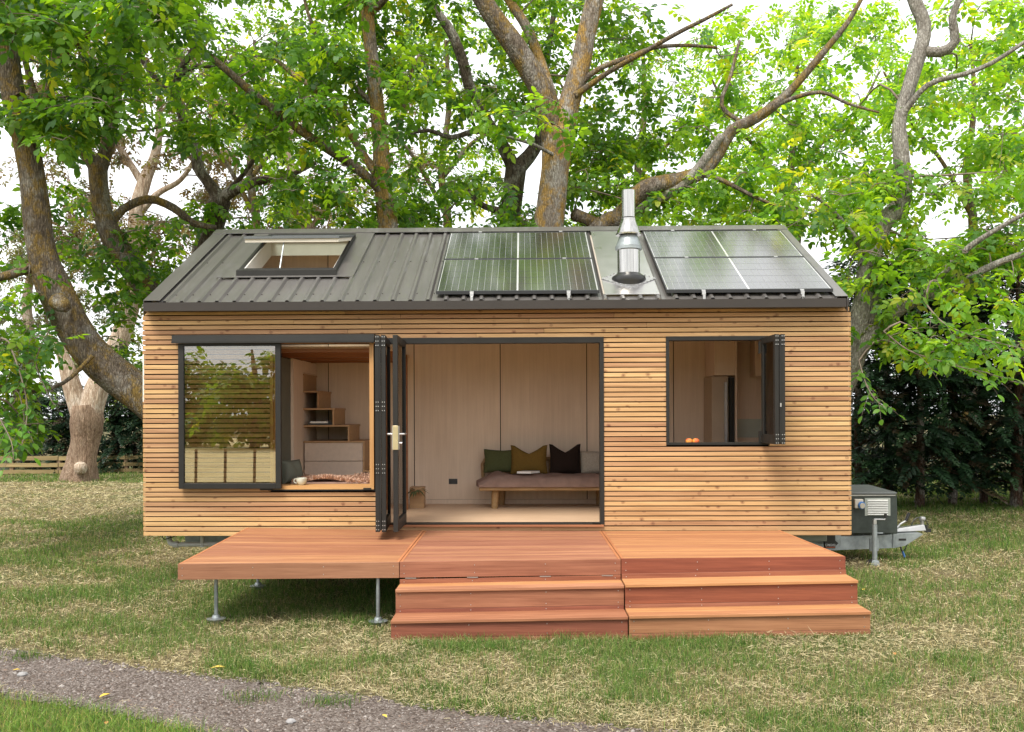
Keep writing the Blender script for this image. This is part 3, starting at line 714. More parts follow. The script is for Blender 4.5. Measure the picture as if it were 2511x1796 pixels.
# daybed with cushions and a book
db = thing('daybed', 'low timber daybed with mauve mattress against the ply wall', 'daybed', (4.75, 1.95, Zl(.142)))
yf0, yb0 = 1.52, 2.25
part('seat_frame', MB().box(3.80, 6.2, yf0, yb0, Zl(.385), Zl(.432)), M['sofa'], db, bevel=.012)
for lx, ly in ((4.0, 1.66), (5.42, 2.12), (4.08, 2.14), (5.98, 1.66)): part('leg', MB().tube([(lx, ly, Zl(.1425)), (lx + .01, ly, Zl(.386))], [.044, .052], 16), M['sofa'], db, smooth=True)
part('arm_post', MB().tube([(3.83, 2.20, Zl(.43)), (3.82, 2.20, Zl(.70)), (3.85, 2.21, Zl(.755)), (3.92, 2.22, Zl(.77)), (6.1, 2.22, Zl(.77))], .026, 10), M['sofa'], db, smooth=True)
for lx in (4.75, 5.4): part('back_post', MB().tube([(lx, 2.22, Zl(.43)), (lx, 2.22, Zl(.77))], .02, 10), M['sofa'], db, smooth=True)
mb = MB(); nxx, nyy = 60, 16
def mtop(u, v_):
    e = (1 - (2 * v_ - 1) ** 4) ** .5 * min(1, (u * 9 + .05)) ** .5
    return .435 + .03 + .12 * e * (1 + .28 * math.exp(-((u - .075) / .05) ** 2)) + .008 * math.sin(u * 40 + v_ * 6) * e + .006 * math.sin(u * 17 - 9 * v_)
for k in range(2):
    for i_ in range(nxx + 1):
        for j_ in range(nyy + 1):
            u, v_ = i_ / nxx, j_ / nyy; x = 3.80 - .05 * math.exp(-u * 30) * math.sin(v_ * 3.1) + u * 2.38; y_ = yf0 - .03 + .72 * v_ + .01 * math.sin(u * 31)
            mb.v.append((x, y_, Zl(mtop(u, v_) if k == 0 else .434)))
nn = (nxx + 1) * (nyy + 1)
for i_ in range(nxx):
    for j_ in range(nyy):
        a = i_ * (nyy + 1) + j_; mb.f += [(a, a + nyy + 1, a + nyy + 2, a + 1), (nn + a, nn + a + 1, nn + a + nyy + 2, nn + a + nyy + 1)]
for i_ in range(nxx):
    for j_ in (0, nyy):
        a = i_ * (nyy + 1) + j_; q = (a, nn + a, nn + a + nyy + 1, a + nyy + 1); mb.f.append(q if j_ == 0 else q[::-1])
for j_ in range(nyy):
    for i_ in (0, nxx):
        a = i_ * (nyy + 1) + j_; q = (a, a + 1, nn + a + 1, nn + a); mb.f.append(q if i_ == 0 else q[::-1])
part('mattress', mb, M['mattress'], db, smooth=True)
zc = Zl(.755)
blob_cushion('cushion', M['olive'], (4.09, 2.05, zc - .005), .50, .33, .15, 'olive green linen cushion at the left end of the daybed', 'cushion', .03, .22)
blob_cushion('cushion', M['mustard'], (4.46, 1.93, zc + .02), .50, .40, .16, 'mustard brown linen cushion with dented top on daybed', 'cushion', .30, .25)
blob_cushion('cushion', M['choc'], (4.95, 1.98, zc + .02), .43, .42, .16, 'dark chocolate linen cushion with dented top on daybed', 'cushion', .26, .22, .05)
blob_cushion('cushion', M['oat'], (5.38, 2.05, zc - .03), .48, .33, .16, 'pale oatmeal linen cushion behind the dark chocolate cushion', 'cushion', .0, .28)
ob_ = thing('book', 'open white book lying on the mauve daybed mattress', 'book', (4.47, 1.62, Zl(.60)))
zb = Zl(.612)
part('pages', MB().hexa([(4.30, 1.60, zb), (4.48, 1.55, zb), (4.60, 1.72, zb), (4.42, 1.77, zb), (4.30, 1.60, zb + .022), (4.48, 1.55, zb + .022), (4.60, 1.72, zb + .022), (4.42, 1.77, zb + .022)]), M['paper'], ob_)
part('cover', MB().hexa([(4.295, 1.598, zb - .004), (4.482, 1.546, zb - .004), (4.606, 1.722, zb - .004), (4.419, 1.774, zb - .004), (4.295, 1.598, zb), (4.482, 1.546, zb), (4.606, 1.722, zb), (4.419, 1.774, zb)]), M['print'], ob_)
pw = thing('power_socket', 'black double power socket low on the ply wall beside daybed', 'power socket', (3.405, DP - .155, Zl(.418)))
part('face_plate', MB().box(3.345, 3.465, DP - .158, DP - .1502, Zl(.418), Zl(.492)), M['ink'], pw, bevel=.002)
part('switch', MB().box(3.365, 3.385, DP - .163, DP - .1585, Zl(.462), Zl(.48)).box(3.425, 3.445, DP - .163, DP - .1585, Zl(.462), Zl(.48)), M['rubber'], pw)
# planter box and dark leafy plant behind the folded doors
pb = thing('planter', 'small timber planter with dark drooping leaves behind the folded doors', 'planter', (2.98, 1.78, Zl(.142)))
part('planter_box', MB().box(2.87, 3.06, 1.68, 1.9, Zl(.143), Zl(.42)), M['plyedge'], pb, bevel=.003)
for k in range(16):
    a = k * 2.4; ln = .10 + .08 * random.random(); c = np.array([2.96, 1.64, Zl(.37)])
    d = np.array([math.cos(a), math.sin(a) * .5 - .45, .5 - .6 * random.random()]); s = np.array([-d[1], d[0], 0]); s = s / (np.linalg.norm(s) + 1e-6) * .018
    e = c + d * ln * .6; f_ = e + d * ln * .5 + np.array([0, 0, -.07])
    mb = MB(); mb.v = [tuple(c), tuple(e - s), tuple(e + s), tuple(f_), tuple(e + np.array([0, 0, .006]))]; mb.f = [(0, 1, 4), (0, 4, 2), (4, 1, 3), (2, 4, 3)]
    part('plant_leaf', mb, M['olive'], pb)
# kitchen end seen through the bifold window
kc = thing('kitchen_cabinet', 'plywood kitchen cupboards with pale green splashback behind bifold window', 'cabinet', (7.5, 1.6, Zl(.142)))
part('tall_panel', MB().box(7.17, 7.19, 1.62, DP - .16, Zl(.142), Zl(3.2)), M['ply'], kc)
part('end_board', MB().box(7.191, W - .137, 2.02, 2.04, Zl(.142), Zl(3.2)), M['ply'], kc)
part('overhead_cupboard', MB().box(7.45, W - .14, 1.70, 2.0, Zl(1.88), Zl(2.9)), M['ply'], kc, bevel=.003)
part('splashback', MB().box(7.215, W - .14, 2.005, 2.018, Zl(1.06), Zl(1.31)), M['tile'], kc)
part('bench_top', MB().box(5.75, W - .14, .145, .70, Zl(1.0), Zl(1.03)), M['plyedge'], kc, bevel=.003)
fg = thing('fridge', 'tall dark fridge with long handle behind the bifold window', 'fridge', (6.99, 1.9, Zl(.142)))
part('body', MB().box(6.88, 7.10, 1.72, DP - .16, Zl(.142), Zl(1.88)), M['fridge'], fg, bevel=.006)
part('door', MB().box(7.105, 7.165, 1.66, DP - .17, Zl(.16), Zl(1.86)), M['black_alu'], fg, bevel=.004)
part('handle', MB().box(7.04, 7.075, 1.68, 1.715, Zl(.9), Zl(1.80)), M['alu'], fg)
part('head_panel', MB().box(6.90, 7.168, 1.65, DP - .16, Zl(1.89), Zl(3.1)), M['ply'], fg)
for k, (px, nm) in enumerate(((6.305, 'ripe orange peach on the kitchen window sill, nearer the left frame'), (6.385, 'redder peach on the kitchen window sill, right of the other'))):
    p = thing('peach', nm, 'peach', (px, .17, Zl(1.0305)), 'peaches on the sill')
    mb = MB(); mb.lathe((px, .17, Zl(1.0305)), [(.008, .001), (.022, .004), (.036, .018), (.041, .037), (.037, .056), (.022, .07), (.006, .067)], 20); part('fruit', mb, M['peach'], p, smooth=True)
    part('stalk', MB().tube([(px, .17, Zl(1.096)), (px + .004, .17, Zl(1.106))], .002, 5), M['beam'], p)

# ------------------------------------------------------------------ trailer, box, stand
tr = thing('trailer_chassis', 'galvanised steel trailer chassis and drawbar under the cabin', 'trailer', (W / 2, 1.2, 0))
for yy in (.62, 1.72): part('chassis_rail', MB().box(.25, 8.2, yy, yy + .06, Zl(-.19), Zl(-.002)), M['galv'], tr)
for k in range(6): part('cross_member', MB().box(.6 + k * 1.35, .66 + k * 1.35, .681, 1.719, Zl(-.13), Zl(-.003)), M['galv'], tr)
def beam2(p, q, th, z0, z1, z0b=None, z1b=None):
    p, q = np.array(p), np.array(q); d = (q - p) / np.linalg.norm(q - p); nn_ = np.array([-d[1], d[0]]) * th / 2
    z0b = z0 if z0b is None else z0b; z1b = z1 if z1b is None else z1b
    r = [(*(p - nn_), z0), (*(q - nn_), z0b), (*(q + nn_), z0b), (*(p + nn_), z0), (*(p - nn_), z1), (*(q - nn_), z1b), (*(q + nn_), z1b), (*(p + nn_), z1)]
    return MB().hexa(r)
for yy in (.78, 1.62):
    part('drawbar', beam2((7.85, yy), (9.0, 1.2 + (yy - 1.2) * .32), .05, Zl(-.295), Zl(-.128)), M['galv'], tr)
part('hitch_plate', MB().prism([(9.0, Zl(-.30)), (9.14, Zl(-.27)), (9.36, Zl(-.13)), (9.34, Zl(-.115)), (9.0, Zl(-.125))], 1.05, 1.35), M['galv'], tr)
part('coupling_body', MB().hexa([(9.06, 1.14, Zl(-.113)), (9.45, 1.16, Zl(-.10)), (9.45, 1.26, Zl(-.10)), (9.06, 1.28, Zl(-.113)), (9.06, 1.15, Zl(-.07)), (9.43, 1.17, Zl(-.02)), (9.43, 1.25, Zl(-.02)), (9.06, 1.27, Zl(-.07))]), M['alu'], tr, bevel=.008)
part('coupling_head', MB().lathe((9.42, 1.21, 0), [(.02, Zl(-.02)), (.022, Zl(.02)), (.036, Zl(.03)), (.04, Zl(.05)), (.034, Zl(.072)), (.01, Zl(.08))], 18), M['alu'], tr, smooth=True)
part('hitch_socket', MB().box(9.45, 9.515, 1.17, 1.25, Zl(-.118), Zl(-.075)).tube([(9.47, 1.21, Zl(-.076)), (9.46, 1.21, Zl(-.03))], .018, 10), M['rubber'], tr)
part('brake_lever', MB().tube([(9.06, 1.15, Zl(-.08)), (9.12, 1.15, Zl(-.01)), (9.19, 1.15, Zl(.03))], .013, 8), M['alu'], tr)
part('lever_grip', MB().tube([(9.19, 1.15, Zl(.03)), (9.235, 1.15, Zl(.13))], .019, 10), M['rubber'], tr)
ca = [(9.28 + .21 * (1 - math.cos(a)) / 2, 1.2, Zl(-.06 + .13 * math.sin(a))) for a in np.linspace(0, math.pi, 12)]
part('brake_cable', MB().tube(ca, .006, 6), M['rubber'], tr)
part('safety_chain', MB().tube([(9.13, 1.2, Zl(-.28)), (9.15, 1.19, Zl(-.34)), (9.175, 1.18, Zl(-.40)), (9.19, 1.18, Zl(-.46)), (9.175, 1.18, Zl(-.49))], .011, 6).tube([(9.25, 1.2, Zl(-.22)), (9.20, 1.2, Zl(-.33)), (9.165, 1.19, Zl(-.37))], .006, 6), M['rubber'], tr)
part('safety_strap', MB().tube([(9.155, 1.17, Zl(-.36)), (9.18, 1.165, Zl(-.43))], .014, 6), M['blue'], tr)
for x in (8.44, 8.585, 8.68, 8.98): part('drawbar_joint', MB().box(x, x + .012, .80 + (x - 7.85) * .2, .83 + (x - 7.85) * .2, Zl(-.297), Zl(-.12)), M['galv'], tr)
part('slot_plate', MB().box(9.06, 9.15, 1.045, 1.0495, Zl(-.205), Zl(-.18)), M['rubber'], tr)
for yy in (.30, 1.86):                     # wheels under the floor
    for xx in (3.55, 4.35):
        wh = part('wheel', MB().tube([(xx, yy, .30), (xx, yy + .19, .30)], .295, 28), M['rubber'], tr, smooth=False, bevel=.03)
        part('rim', MB().tube([(xx, yy - .006, .30), (xx, yy + .196, .30)], .18, 24), M['galv'], wh)
tl = part('tail_light_box', MB().box(7.955, 8.075, .44, .50, Zl(-.215), Zl(-.03)), M['rubber'], tr)
part('arrow_end', MB().prism([(8.076, Zl(-.19)), (8.115, Zl(-.155)), (8.076, Zl(-.12))], .45, .49), M['rubber'], tl)
part('orange_stripe', MB().box(7.962, 8.070, .436, .4395, Zl(-.203), Zl(-.197)), M['orange'], tl)
fcv = bpy.data.curves.new('lettering', 'FONT'); fcv.body = 'CREDO'; fcv.size = .036; fcv.extrude = .001; fcv.align_x = 'CENTER'
fo = bpy.data.objects.new('lettering_tmp', fcv); COL.objects.link(fo)
bpy.context.view_layer.update()
me = bpy.data.meshes.new_from_object(fo.evaluated_get(bpy.context.evaluated_depsgraph_get())); bpy.data.objects.remove(fo)
me.materials.clear()
me.transform(Matrix.Translation((8.015, .4385, Zl(-.186))) @ Matrix.Rotation(R(90), 4, 'X')); me.name = 'lettering'
link('lettering', me, M['print'], tl)
part('grey_tank', MB().box(7.15, 7.95, .35, .60, Zl(-.12), Zl(-.004)), M['louvre'], tr, bevel=.01)

bx = thing('storage_box', 'dark green storage box with louvred vent on the trailer drawbar', 'storage box', (8.7, 1.25, Zl(-.1)))
part('body', MB().hexa([(8.20, .85, Zl(-.095)), (8.972, .85, Zl(-.095)), (8.972, 1.7, Zl(-.095)), (8.20, 1.7, Zl(-.095)), (8.20, .85, Zl(.38)), (8.965, .85, Zl(.38)), (8.965, 1.7, Zl(.38)), (8.20, 1.7, Zl(.38))]), M['box'], bx, bevel=.012)
part('lid', MB().hexa([(8.17, .82, Zl(.39)), (8.95, .82, Zl(.39)), (8.95, 1.75, Zl(.40)), (8.17, 1.75, Zl(.40)), (8.17, .82, Zl(.418)), (8.95, .82, Zl(.418)), (8.95, 1.75, Zl(.44)), (8.17, 1.75, Zl(.44))]), M['boxlid'], bx, bevel=.006)
part('lid_trim', MB().box(8.18, 8.94, .838, .8495, Zl(.370), Zl(.385)), M['alu'], bx)
vt = part('vent', MB().box(8.568, 8.879, .842, .8495, Zl(.127), Zl(.345)), M['louvre'], bx)
for k in range(9):
    z = .142 + k * .0212
    part('louvre_slat', MB().hexa([(8.598, .824, Zl(z)), (8.846, .824, Zl(z)), (8.846, .8415, Zl(z + .004)), (8.598, .8415, Zl(z + .003)), (8.598, .826, Zl(z + .003)), (8.846, .826, Zl(z + .003)), (8.846, .8415, Zl(z + .0125)), (8.598, .8415, Zl(z + .0125))]), M['louvre_b'], vt)
ps = part('power_inlet', MB().box(8.432, 8.535, .79, .8495, Zl(.222), Zl(.334)), M['ivory'], bx, bevel=.008)
part('inlet_ring', MB().tube([(8.505, .789, Zl(.265)), (8.51, .765, Zl(.26))], .045, 24), M['blue'], ps)
part('inlet_cap', MB().tube([(8.51, .7645, Zl(.26)), (8.512, .755, Zl(.258))], .034, 24), M['ivory'], ps)

js = thing('jockey_stand', 'galvanised winding jockey stand with crank and small black wheel', 'jockey stand', (8.65, .72, .03))
part('outer_tube', MB().tube([(8.64, .72, Zl(-.40)), (8.64, .72, Zl(.035))], .030, 16), M['galv'], js, smooth=True)
part('inner_tube', MB().tube([(8.64, .72, Zl(-.47)), (8.64, .72, Zl(-.39))], .024, 14), M['galv'], js, smooth=True)
part('crank', MB().tube([(8.64, .72, Zl(.03)), (8.64, .72, Zl(.10)), (8.70, .72, Zl(.097)), (8.76, .72, Zl(.095)), (8.772, .72, Zl(.115))], .010, 8).box(8.622, 8.658, .70, .74, Zl(.04), Zl(.095)), M['alu'], js)
part('crank_grip', MB().tube([(8.772, .72, Zl(.112)), (8.772, .72, Zl(.165))], .017, 10), M['rubber'], js)
part('clamp', MB().box(8.602, 8.70, .751, .80, Zl(-.29), Zl(-.14)).tube([(8.67, .72, Zl(-.07)), (8.74, .72, Zl(-.07))], .006, 6), M['galv'], js)
part('wheel', MB().tube([(8.60, .69, .065), (8.60, .75, .065)], .062, 20), M['rubber'], js)
part('fork', MB().hexa([(8.575, .675, .06), (8.69, .675, .05), (8.69, .765, .05), (8.575, .765, .06), (8.60, .68, .125), (8.68, .68, .12), (8.68, .76, .12), (8.60, .76, .125)]), M['galv'], js, bevel=.006)

wp = thing('waste_pipe', 'grey plastic waste pipe under the left end of the cabin', 'pipe', (.35, .4, .34))
part('down_pipe', MB().tube([(.135, .4, Zl(-.002)), (.135, .4, Zl(-.09)), (.15, .4, Zl(-.135)), (.19, .4, Zl(-.155)), (.24, .4, Zl(-.157))], .032, 14), M['pvc'], wp, smooth=True)
part('elbow', MB().tube([(.19, .4, Zl(-.156)), (.25, .4, Zl(-.157))], .038, 14), M['pvc'], wp, smooth=True)
part('cross_pipe', MB().tube([(.25, .4, Zl(-.157)), (.9, .42, Zl(-.153))], .028, 14), M['pvc'], wp, smooth=True)
part('second_drop', MB().tube([(.54, .4, Zl(-.002)), (.54, .4, Zl(-.185))], .026, 14), M['pvc'], wp, smooth=True)
part('cable', MB().tube([(.07, .35, Zl(-.0)), (.08, .35, Zl(-.07)), (.10, .35, Zl(-.09)), (.2, .36, Zl(-.06)), (.33, .36, Zl(-.0))], .006, 6), M['rubber'], wp)

# ------------------------------------------------------------------ decks and steps
DX = [1.205, 3.249, 5.271, 7.30]
def dz(k, x, y):                            # top of each deck unit: settled a little out of level
    (bl, br), (f0, f1) = [((.098, .066), (.027, .044)), ((.062, .056), (.046, .072)), ((.056, .060), (.075, .094))][k]
    u = (x - DX[k]) / (DX[k + 1] - DX[k]); v_ = (y + .04) / (-2.2 + .04)
    return Zl((bl * (1 - u) + br * u) * (1 - v_) + (f0 * (1 - u) + f1 * u) * v_)
DN = ['hardwood deck platform standing on steel screw legs, left of the steps', 'hardwood deck platform in front of the open bifold doors, between two others', 'hardwood deck platform nearest the trailer drawbar']
NB = 23; YB, YF = -.04, -2.2
for k in range(3):
    x0, x1 = DX[k] + .003, DX[k + 1] - .003
    dk = thing('deck_platform', DN[k], 'deck', ((x0 + x1) / 2, -1.1, .03), 'deck platforms')
    pw_ = (YB - (YF + .024)) / NB; bw = .026
    for b_ in range(NB):
        ya = YB - b_ * pw_; yb_ = ya - pw_ + .0022; h = random.uniform(-.0008, .0008)
        pts = [(x0 + bw, yb_), (x1 - bw, yb_), (x1 - bw, ya), (x0 + bw, ya)]
        part('board', MB().hexa([(px, py, dz(k, px, py) - .02 + h) for px, py in pts] + [(px, py, dz(k, px, py) + h) for px, py in pts]), DK[k], dk, bevel=.0015)
    for xa, xb in ((x0, x0 + bw - .001), (x1 - bw + .001, x1)):
        pts = [(xa, YF + .024), (xb, YF + .024), (xb, YB), (xa, YB)]
        part('edge_board', MB().hexa([(px, py, dz(k, px, py) - .14) for px, py in pts] + [(px, py, dz(k, px, py) + .0015) for px, py in pts]), M['deck_y'], dk, bevel=.0015)
    pts = [(x0, YF), (x1, YF), (x1, YF + .022), (x0, YF + .022)]
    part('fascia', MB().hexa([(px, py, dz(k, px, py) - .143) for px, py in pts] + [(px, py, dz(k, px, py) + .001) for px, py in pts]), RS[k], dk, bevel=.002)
    jo = MB()
    for jj in range(5):
        xj = x0 + .06 + jj * (x1 - x0 - .16) / 4; pts = [(xj, YF + .03), (xj + .04, YF + .03), (xj + .04, YB - .03), (xj, YB - .03)]
        jo.hexa([(px, py, dz(k, px, py) - .13) for px, py in pts] + [(px, py, dz(k, px, py) - .0215) for px, py in pts])
    part('joists', jo, M['riser'], dk)
    scw = MB()
    for u in (.02, .34, .66, .975):
        for zz in (.035, .105):
            px = x0 + (x1 - x0) * u; z = dz(k, px, YF) - zz; scw.tube([(px, YF - .0015, z), (px, YF + .002, z)], .0045, 8)
    part('screw_heads', scw, M['alu'], dk, kind='stuff')
    legs = [(1.482, -1.96), (3.045, -2.15), (1.40, -.28), (3.1, -.3)] if k == 0 else [(x0 + .15, -1.95), (x1 - .15, -1.95), (x0 + .15, -.3), (x1 - .15, -.3)]
    for lx, ly in legs:
        g0 = float(gh(lx, ly)); top = dz(k, lx, ly) - .1315
        lg = part('leg', MB().tube([(lx, ly, g0 - .02), (lx, ly, top)], .0165, 12), M['galv'], dk, smooth=True)
        th = MB(); zz = g0 + .05
        while zz < top - .12: th.tube([(lx, ly, zz), (lx, ly, zz + .006)], .0185, 10); zz += .0125
        part('thread', th, M['galv'], lg, kind='stuff')
        part('foot', MB().lathe((lx, ly, g0 + .0), [(.028, -.02), (.085, .035), (.09, .042), (.04, .05), (.03, .075), (.018, .08)] if not (k == 0 and lx < 1.45 and ly < -1) else [(.03, -.02), (.085, .02), (.09, .026), (.03, .05), (.018, .06)], 20), M['galv'], lg, smooth=True)

def sz(x): return (x - 3.249) * .0190      # the steps follow the rise of the lawn
SN = ['two-tread hardwood step unit in front of the middle deck platform', 'two-tread hardwood step unit in front of the right deck platform']
for k in range(2):
    x0, x1 = DX[k + 1] + .004 - (.0 if k else .0), DX[k + 2] - .004
    off = 0 if k == 0 else .012
    stp = thing('step_unit', SN[k], 'steps', ((x0 + x1) / 2, -2.5, .0), 'step units')
    def sb(nm, ya, yb_, za, zb, mat, bev=.002, xo=0):
        pts = [(x0 - xo, ya), (x1 + xo, ya), (x1 + xo, yb_), (x0 - xo, yb_)]
        part(nm, MB().hexa([(px, py, Zl(za + sz(px) + off)) for px, py in pts] + [(px, py, Zl(zb + sz(px) + off)) for px, py in pts]), mat, stp, bevel=bev)
    d_ = -.03 if k else 0
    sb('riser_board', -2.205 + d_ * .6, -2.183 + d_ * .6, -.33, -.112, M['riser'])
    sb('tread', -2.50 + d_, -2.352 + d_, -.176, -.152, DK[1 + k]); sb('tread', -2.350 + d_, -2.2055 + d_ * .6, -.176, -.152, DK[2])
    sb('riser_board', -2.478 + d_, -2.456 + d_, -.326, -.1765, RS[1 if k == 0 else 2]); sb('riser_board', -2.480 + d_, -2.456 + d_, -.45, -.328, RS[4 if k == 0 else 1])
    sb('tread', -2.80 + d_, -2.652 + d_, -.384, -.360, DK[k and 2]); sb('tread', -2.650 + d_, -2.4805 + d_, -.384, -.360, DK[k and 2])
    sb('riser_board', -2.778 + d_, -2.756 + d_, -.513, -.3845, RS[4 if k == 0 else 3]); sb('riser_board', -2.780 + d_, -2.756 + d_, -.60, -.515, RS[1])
    for xa in (x0 + .03, x1 - .05):         # side stringers
        part('stringer', MB().box(xa, xa + .02, -2.455 + d_, -2.23 + d_, Zl(-.52), Zl(-.178 + sz(xa))).box(xa, xa + .02, -2.755 + d_, -2.4825 + d_, Zl(-.52), Zl(-.386 + sz(xa))), M['riser'], stp)
    scw = MB()
    for u in (.02, .33, .66, .975):
        px = x0 + (x1 - x0) * u
        for yy, zz in ((-2.205 + d_ * .6, -.135), (-2.478 + d_, -.20), (-2.478 + d_, -.30), (-2.480 + d_, -.345), (-2.778 + d_, -.41), (-2.778 + d_, -.49)):
            z = Zl(zz + sz(px) + off); scw.tube([(px, yy - .0015, z), (px, yy + .002, z)], .0045, 8)
    part('screw_heads', scw, M['alu'], stp, kind='stuff')
    cl = MB()
    for u in (.05, .33, .66, .94):
        px = x0 + (x1 - x0) * u; zt = dz(k + 1, px, YF) - .1445; cl.box(px - .05, px + .05, -2.21 + d_ * .3, -2.18, zt - .006, zt)
    part('fixing_plates', cl, M['alu'], stp)

# ------------------------------------------------------------------ trees
def smooth_line(pts, rad, step):
    P = np.array(pts, float); Rr = np.array(rad, float); out, ro = [], []
    for k in range(len(P) - 1):
        p0, p1, p2, p3 = P[max(k - 1, 0)], P[k], P[k + 1], P[min(k + 2, len(P) - 1)]
        n = max(2, int(np.linalg.norm(p2 - p1) / step))
        for t_ in np.arange(n) / n:
            out.append(.5 * ((2 * p1) + (-p0 + p2) * t_ + (2 * p0 - 5 * p1 + 4 * p2 - p3) * t_ ** 2 + (-p0 + 3 * p1 - 3 * p2 + p3) * t_ ** 3))
            ro.append(Rr[k] * (1 - t_) + Rr[k + 1] * t_)
    out.append(P[-1]); ro.append(Rr[-1]); return np.array(out), np.array(ro)
def woody(pts, rad, n, lump=.08, seed=0):
    """rough round limb as arrays: verts, tris"""
    r_ = np.random.default_rng(seed); m_ = len(pts); V_ = np.zeros((m_, n, 3)); up = None
    ph = r_.uniform(0, 6.28, 6)
    s = np.r_[0, np.cumsum(np.linalg.norm(np.diff(pts, axis=0), axis=1))]
    for k in range(m_):
        t_ = pts[min(k + 1, m_ - 1)] - pts[max(k - 1, 0)]; t_ = t_ / (np.linalg.norm(t_) + 1e-9)
        if up is None: up = np.cross(t_, (0, 0, 1) if abs(t_[2]) < .9 else (1, 0, 0))
        up = up - t_ * np.dot(up, t_); up /= np.linalg.norm(up) + 1e-9; q = np.cross(t_, up)
        a = np.arange(n) * 2 * np.pi / n
        f = 1 + lump * (np.sin(a * 2 + ph[0] + s[k] * 1.3) * .6 + np.sin(a * 3 + ph[1] - s[k] * 2.1) * .5 + np.sin(s[k] * 5 + ph[2]) * .35 + np.sin(a * 5 + s[k] * 7 + ph[3]) * .3) + r_.normal(0, lump * .14, n)
        V_[k] = pts[k] + rad[k] * f[:, None] * (np.cos(a)[:, None] * up + np.sin(a)[:, None] * q)
    V_ = V_.reshape(-1, 3); k, c = np.meshgrid(np.arange(m_ - 1), np.arange(n), indexing='ij'); a = (k * n + c).ravel(); b_ = (k * n + (c + 1) % n).ravel()
    F_ = np.concatenate([np.stack([a, b_, b_ + n], 1), np.stack([a, b_ + n, a + n], 1)])
    V_ = np.vstack([V_, pts[-1]]); e = (m_ - 1) * n
    F_ = np.concatenate([F_, np.stack([e + np.arange(n), e + (np.arange(n) + 1) % n, np.full(n, len(V_) - 1)], 1)])
    return V_, F_
def merge(lst):
    vs, fs, o = [], [], 0
    for v_, f_ in lst: vs.append(v_); fs.append(f_ + o); o += len(v_)
    return np.concatenate(vs), np.concatenate(fs)

# compound (pinnate) leaf templates: leaflets of six points
def leaflet(base, d, nrm, ln, wd):
    d = d / np.linalg.norm(d); nrm = nrm - d * np.dot(nrm, d); nrm /= np.linalg.norm(nrm); s = np.cross(nrm, d)
    return np.array([base, base + d * ln * .3 + s * wd * .46 + nrm * wd * .10, base + d * ln * .3 - s * wd * .46 + nrm * wd * .10, base + d * ln * .72 + s * wd * .38 + nrm * wd * .02, base + d * ln * .72 - s * wd * .38 + nrm * wd * .02, base + d * ln - nrm * wd * .16])
LF = np.array([(0, 2, 1), (1, 2, 4), (1, 4, 3), (3, 4, 5)])
def compound(r_, pairs=3):
    vs = []
    for k in range(pairs):
        x = .30 + .62 * k / max(1, pairs - 1)
        for sgn in (-1, 1):
            d = np.array([math.cos(1.05) + r_.normal(0, .12), sgn * math.sin(1.05), r_.normal(-.15, .18)])
            vs.append(leaflet(np.array([x + r_.normal(0, .03), 0, -.12 * x * x]), d, np.array([r_.normal(0, .2), r_.normal(0, .25), 1.]), r_.uniform(.34, .46), r_.uniform(.20, .26)))
    vs.append(leaflet(np.array([1.0, 0, -.12]), np.array([1., r_.normal(0, .15), -.3]), np.array([.1, r_.normal(0, .2), 1.]), r_.uniform(.42, .52), r_.uniform(.24, .30)))
    return np.concatenate(vs)
rt = np.random.default_rng(5)
TPL = [compound(rt, 3) for _ in range(5)] + [compound(rt, 2) for _ in range(2)]
def place_leaves(O, D, U, S, C, tpl=TPL, nv=6, lf=LF, jit=.16):
    """O origins, D directions, U up hints, S sizes, C colours -> verts, tris, colours"""
    D = D / np.linalg.norm(D, axis=1, keepdims=True); Sd = np.cross(U, D); Sd /= np.linalg.norm(Sd, axis=1, keepdims=True) + 1e-9; N = np.cross(D, Sd)
    which = rng.integers(0, len(tpl), len(O)); vs, fs, cs, o = [], [], [], 0
    for k, T in enumerate(tpl):
        q = np.where(which == k)[0]
        if not len(q): continue
        v_ = O[q, None] + S[q, None, None] * (T[None, :, :1] * D[q, None] + T[None, :, 1:2] * Sd[q, None] + T[None, :, 2:] * N[q, None])
        nl = len(T) // nv; m_ = len(q)
        base = (np.arange(m_ * nl) * nv)[:, None, None] + lf[None] + o
        cc = np.repeat(C[q], nl, 0) * rng.uniform(1 - jit, 1 + jit, (m_ * nl, 1)); cc = np.repeat(cc, nv, 0)
        vs.append(v_.reshape(-1, 3)); fs.append(base.reshape(-1, 3)); cs.append(cc); o += m_ * nl * nv
    return np.concatenate(vs), np.concatenate(fs), np.concatenate(cs)

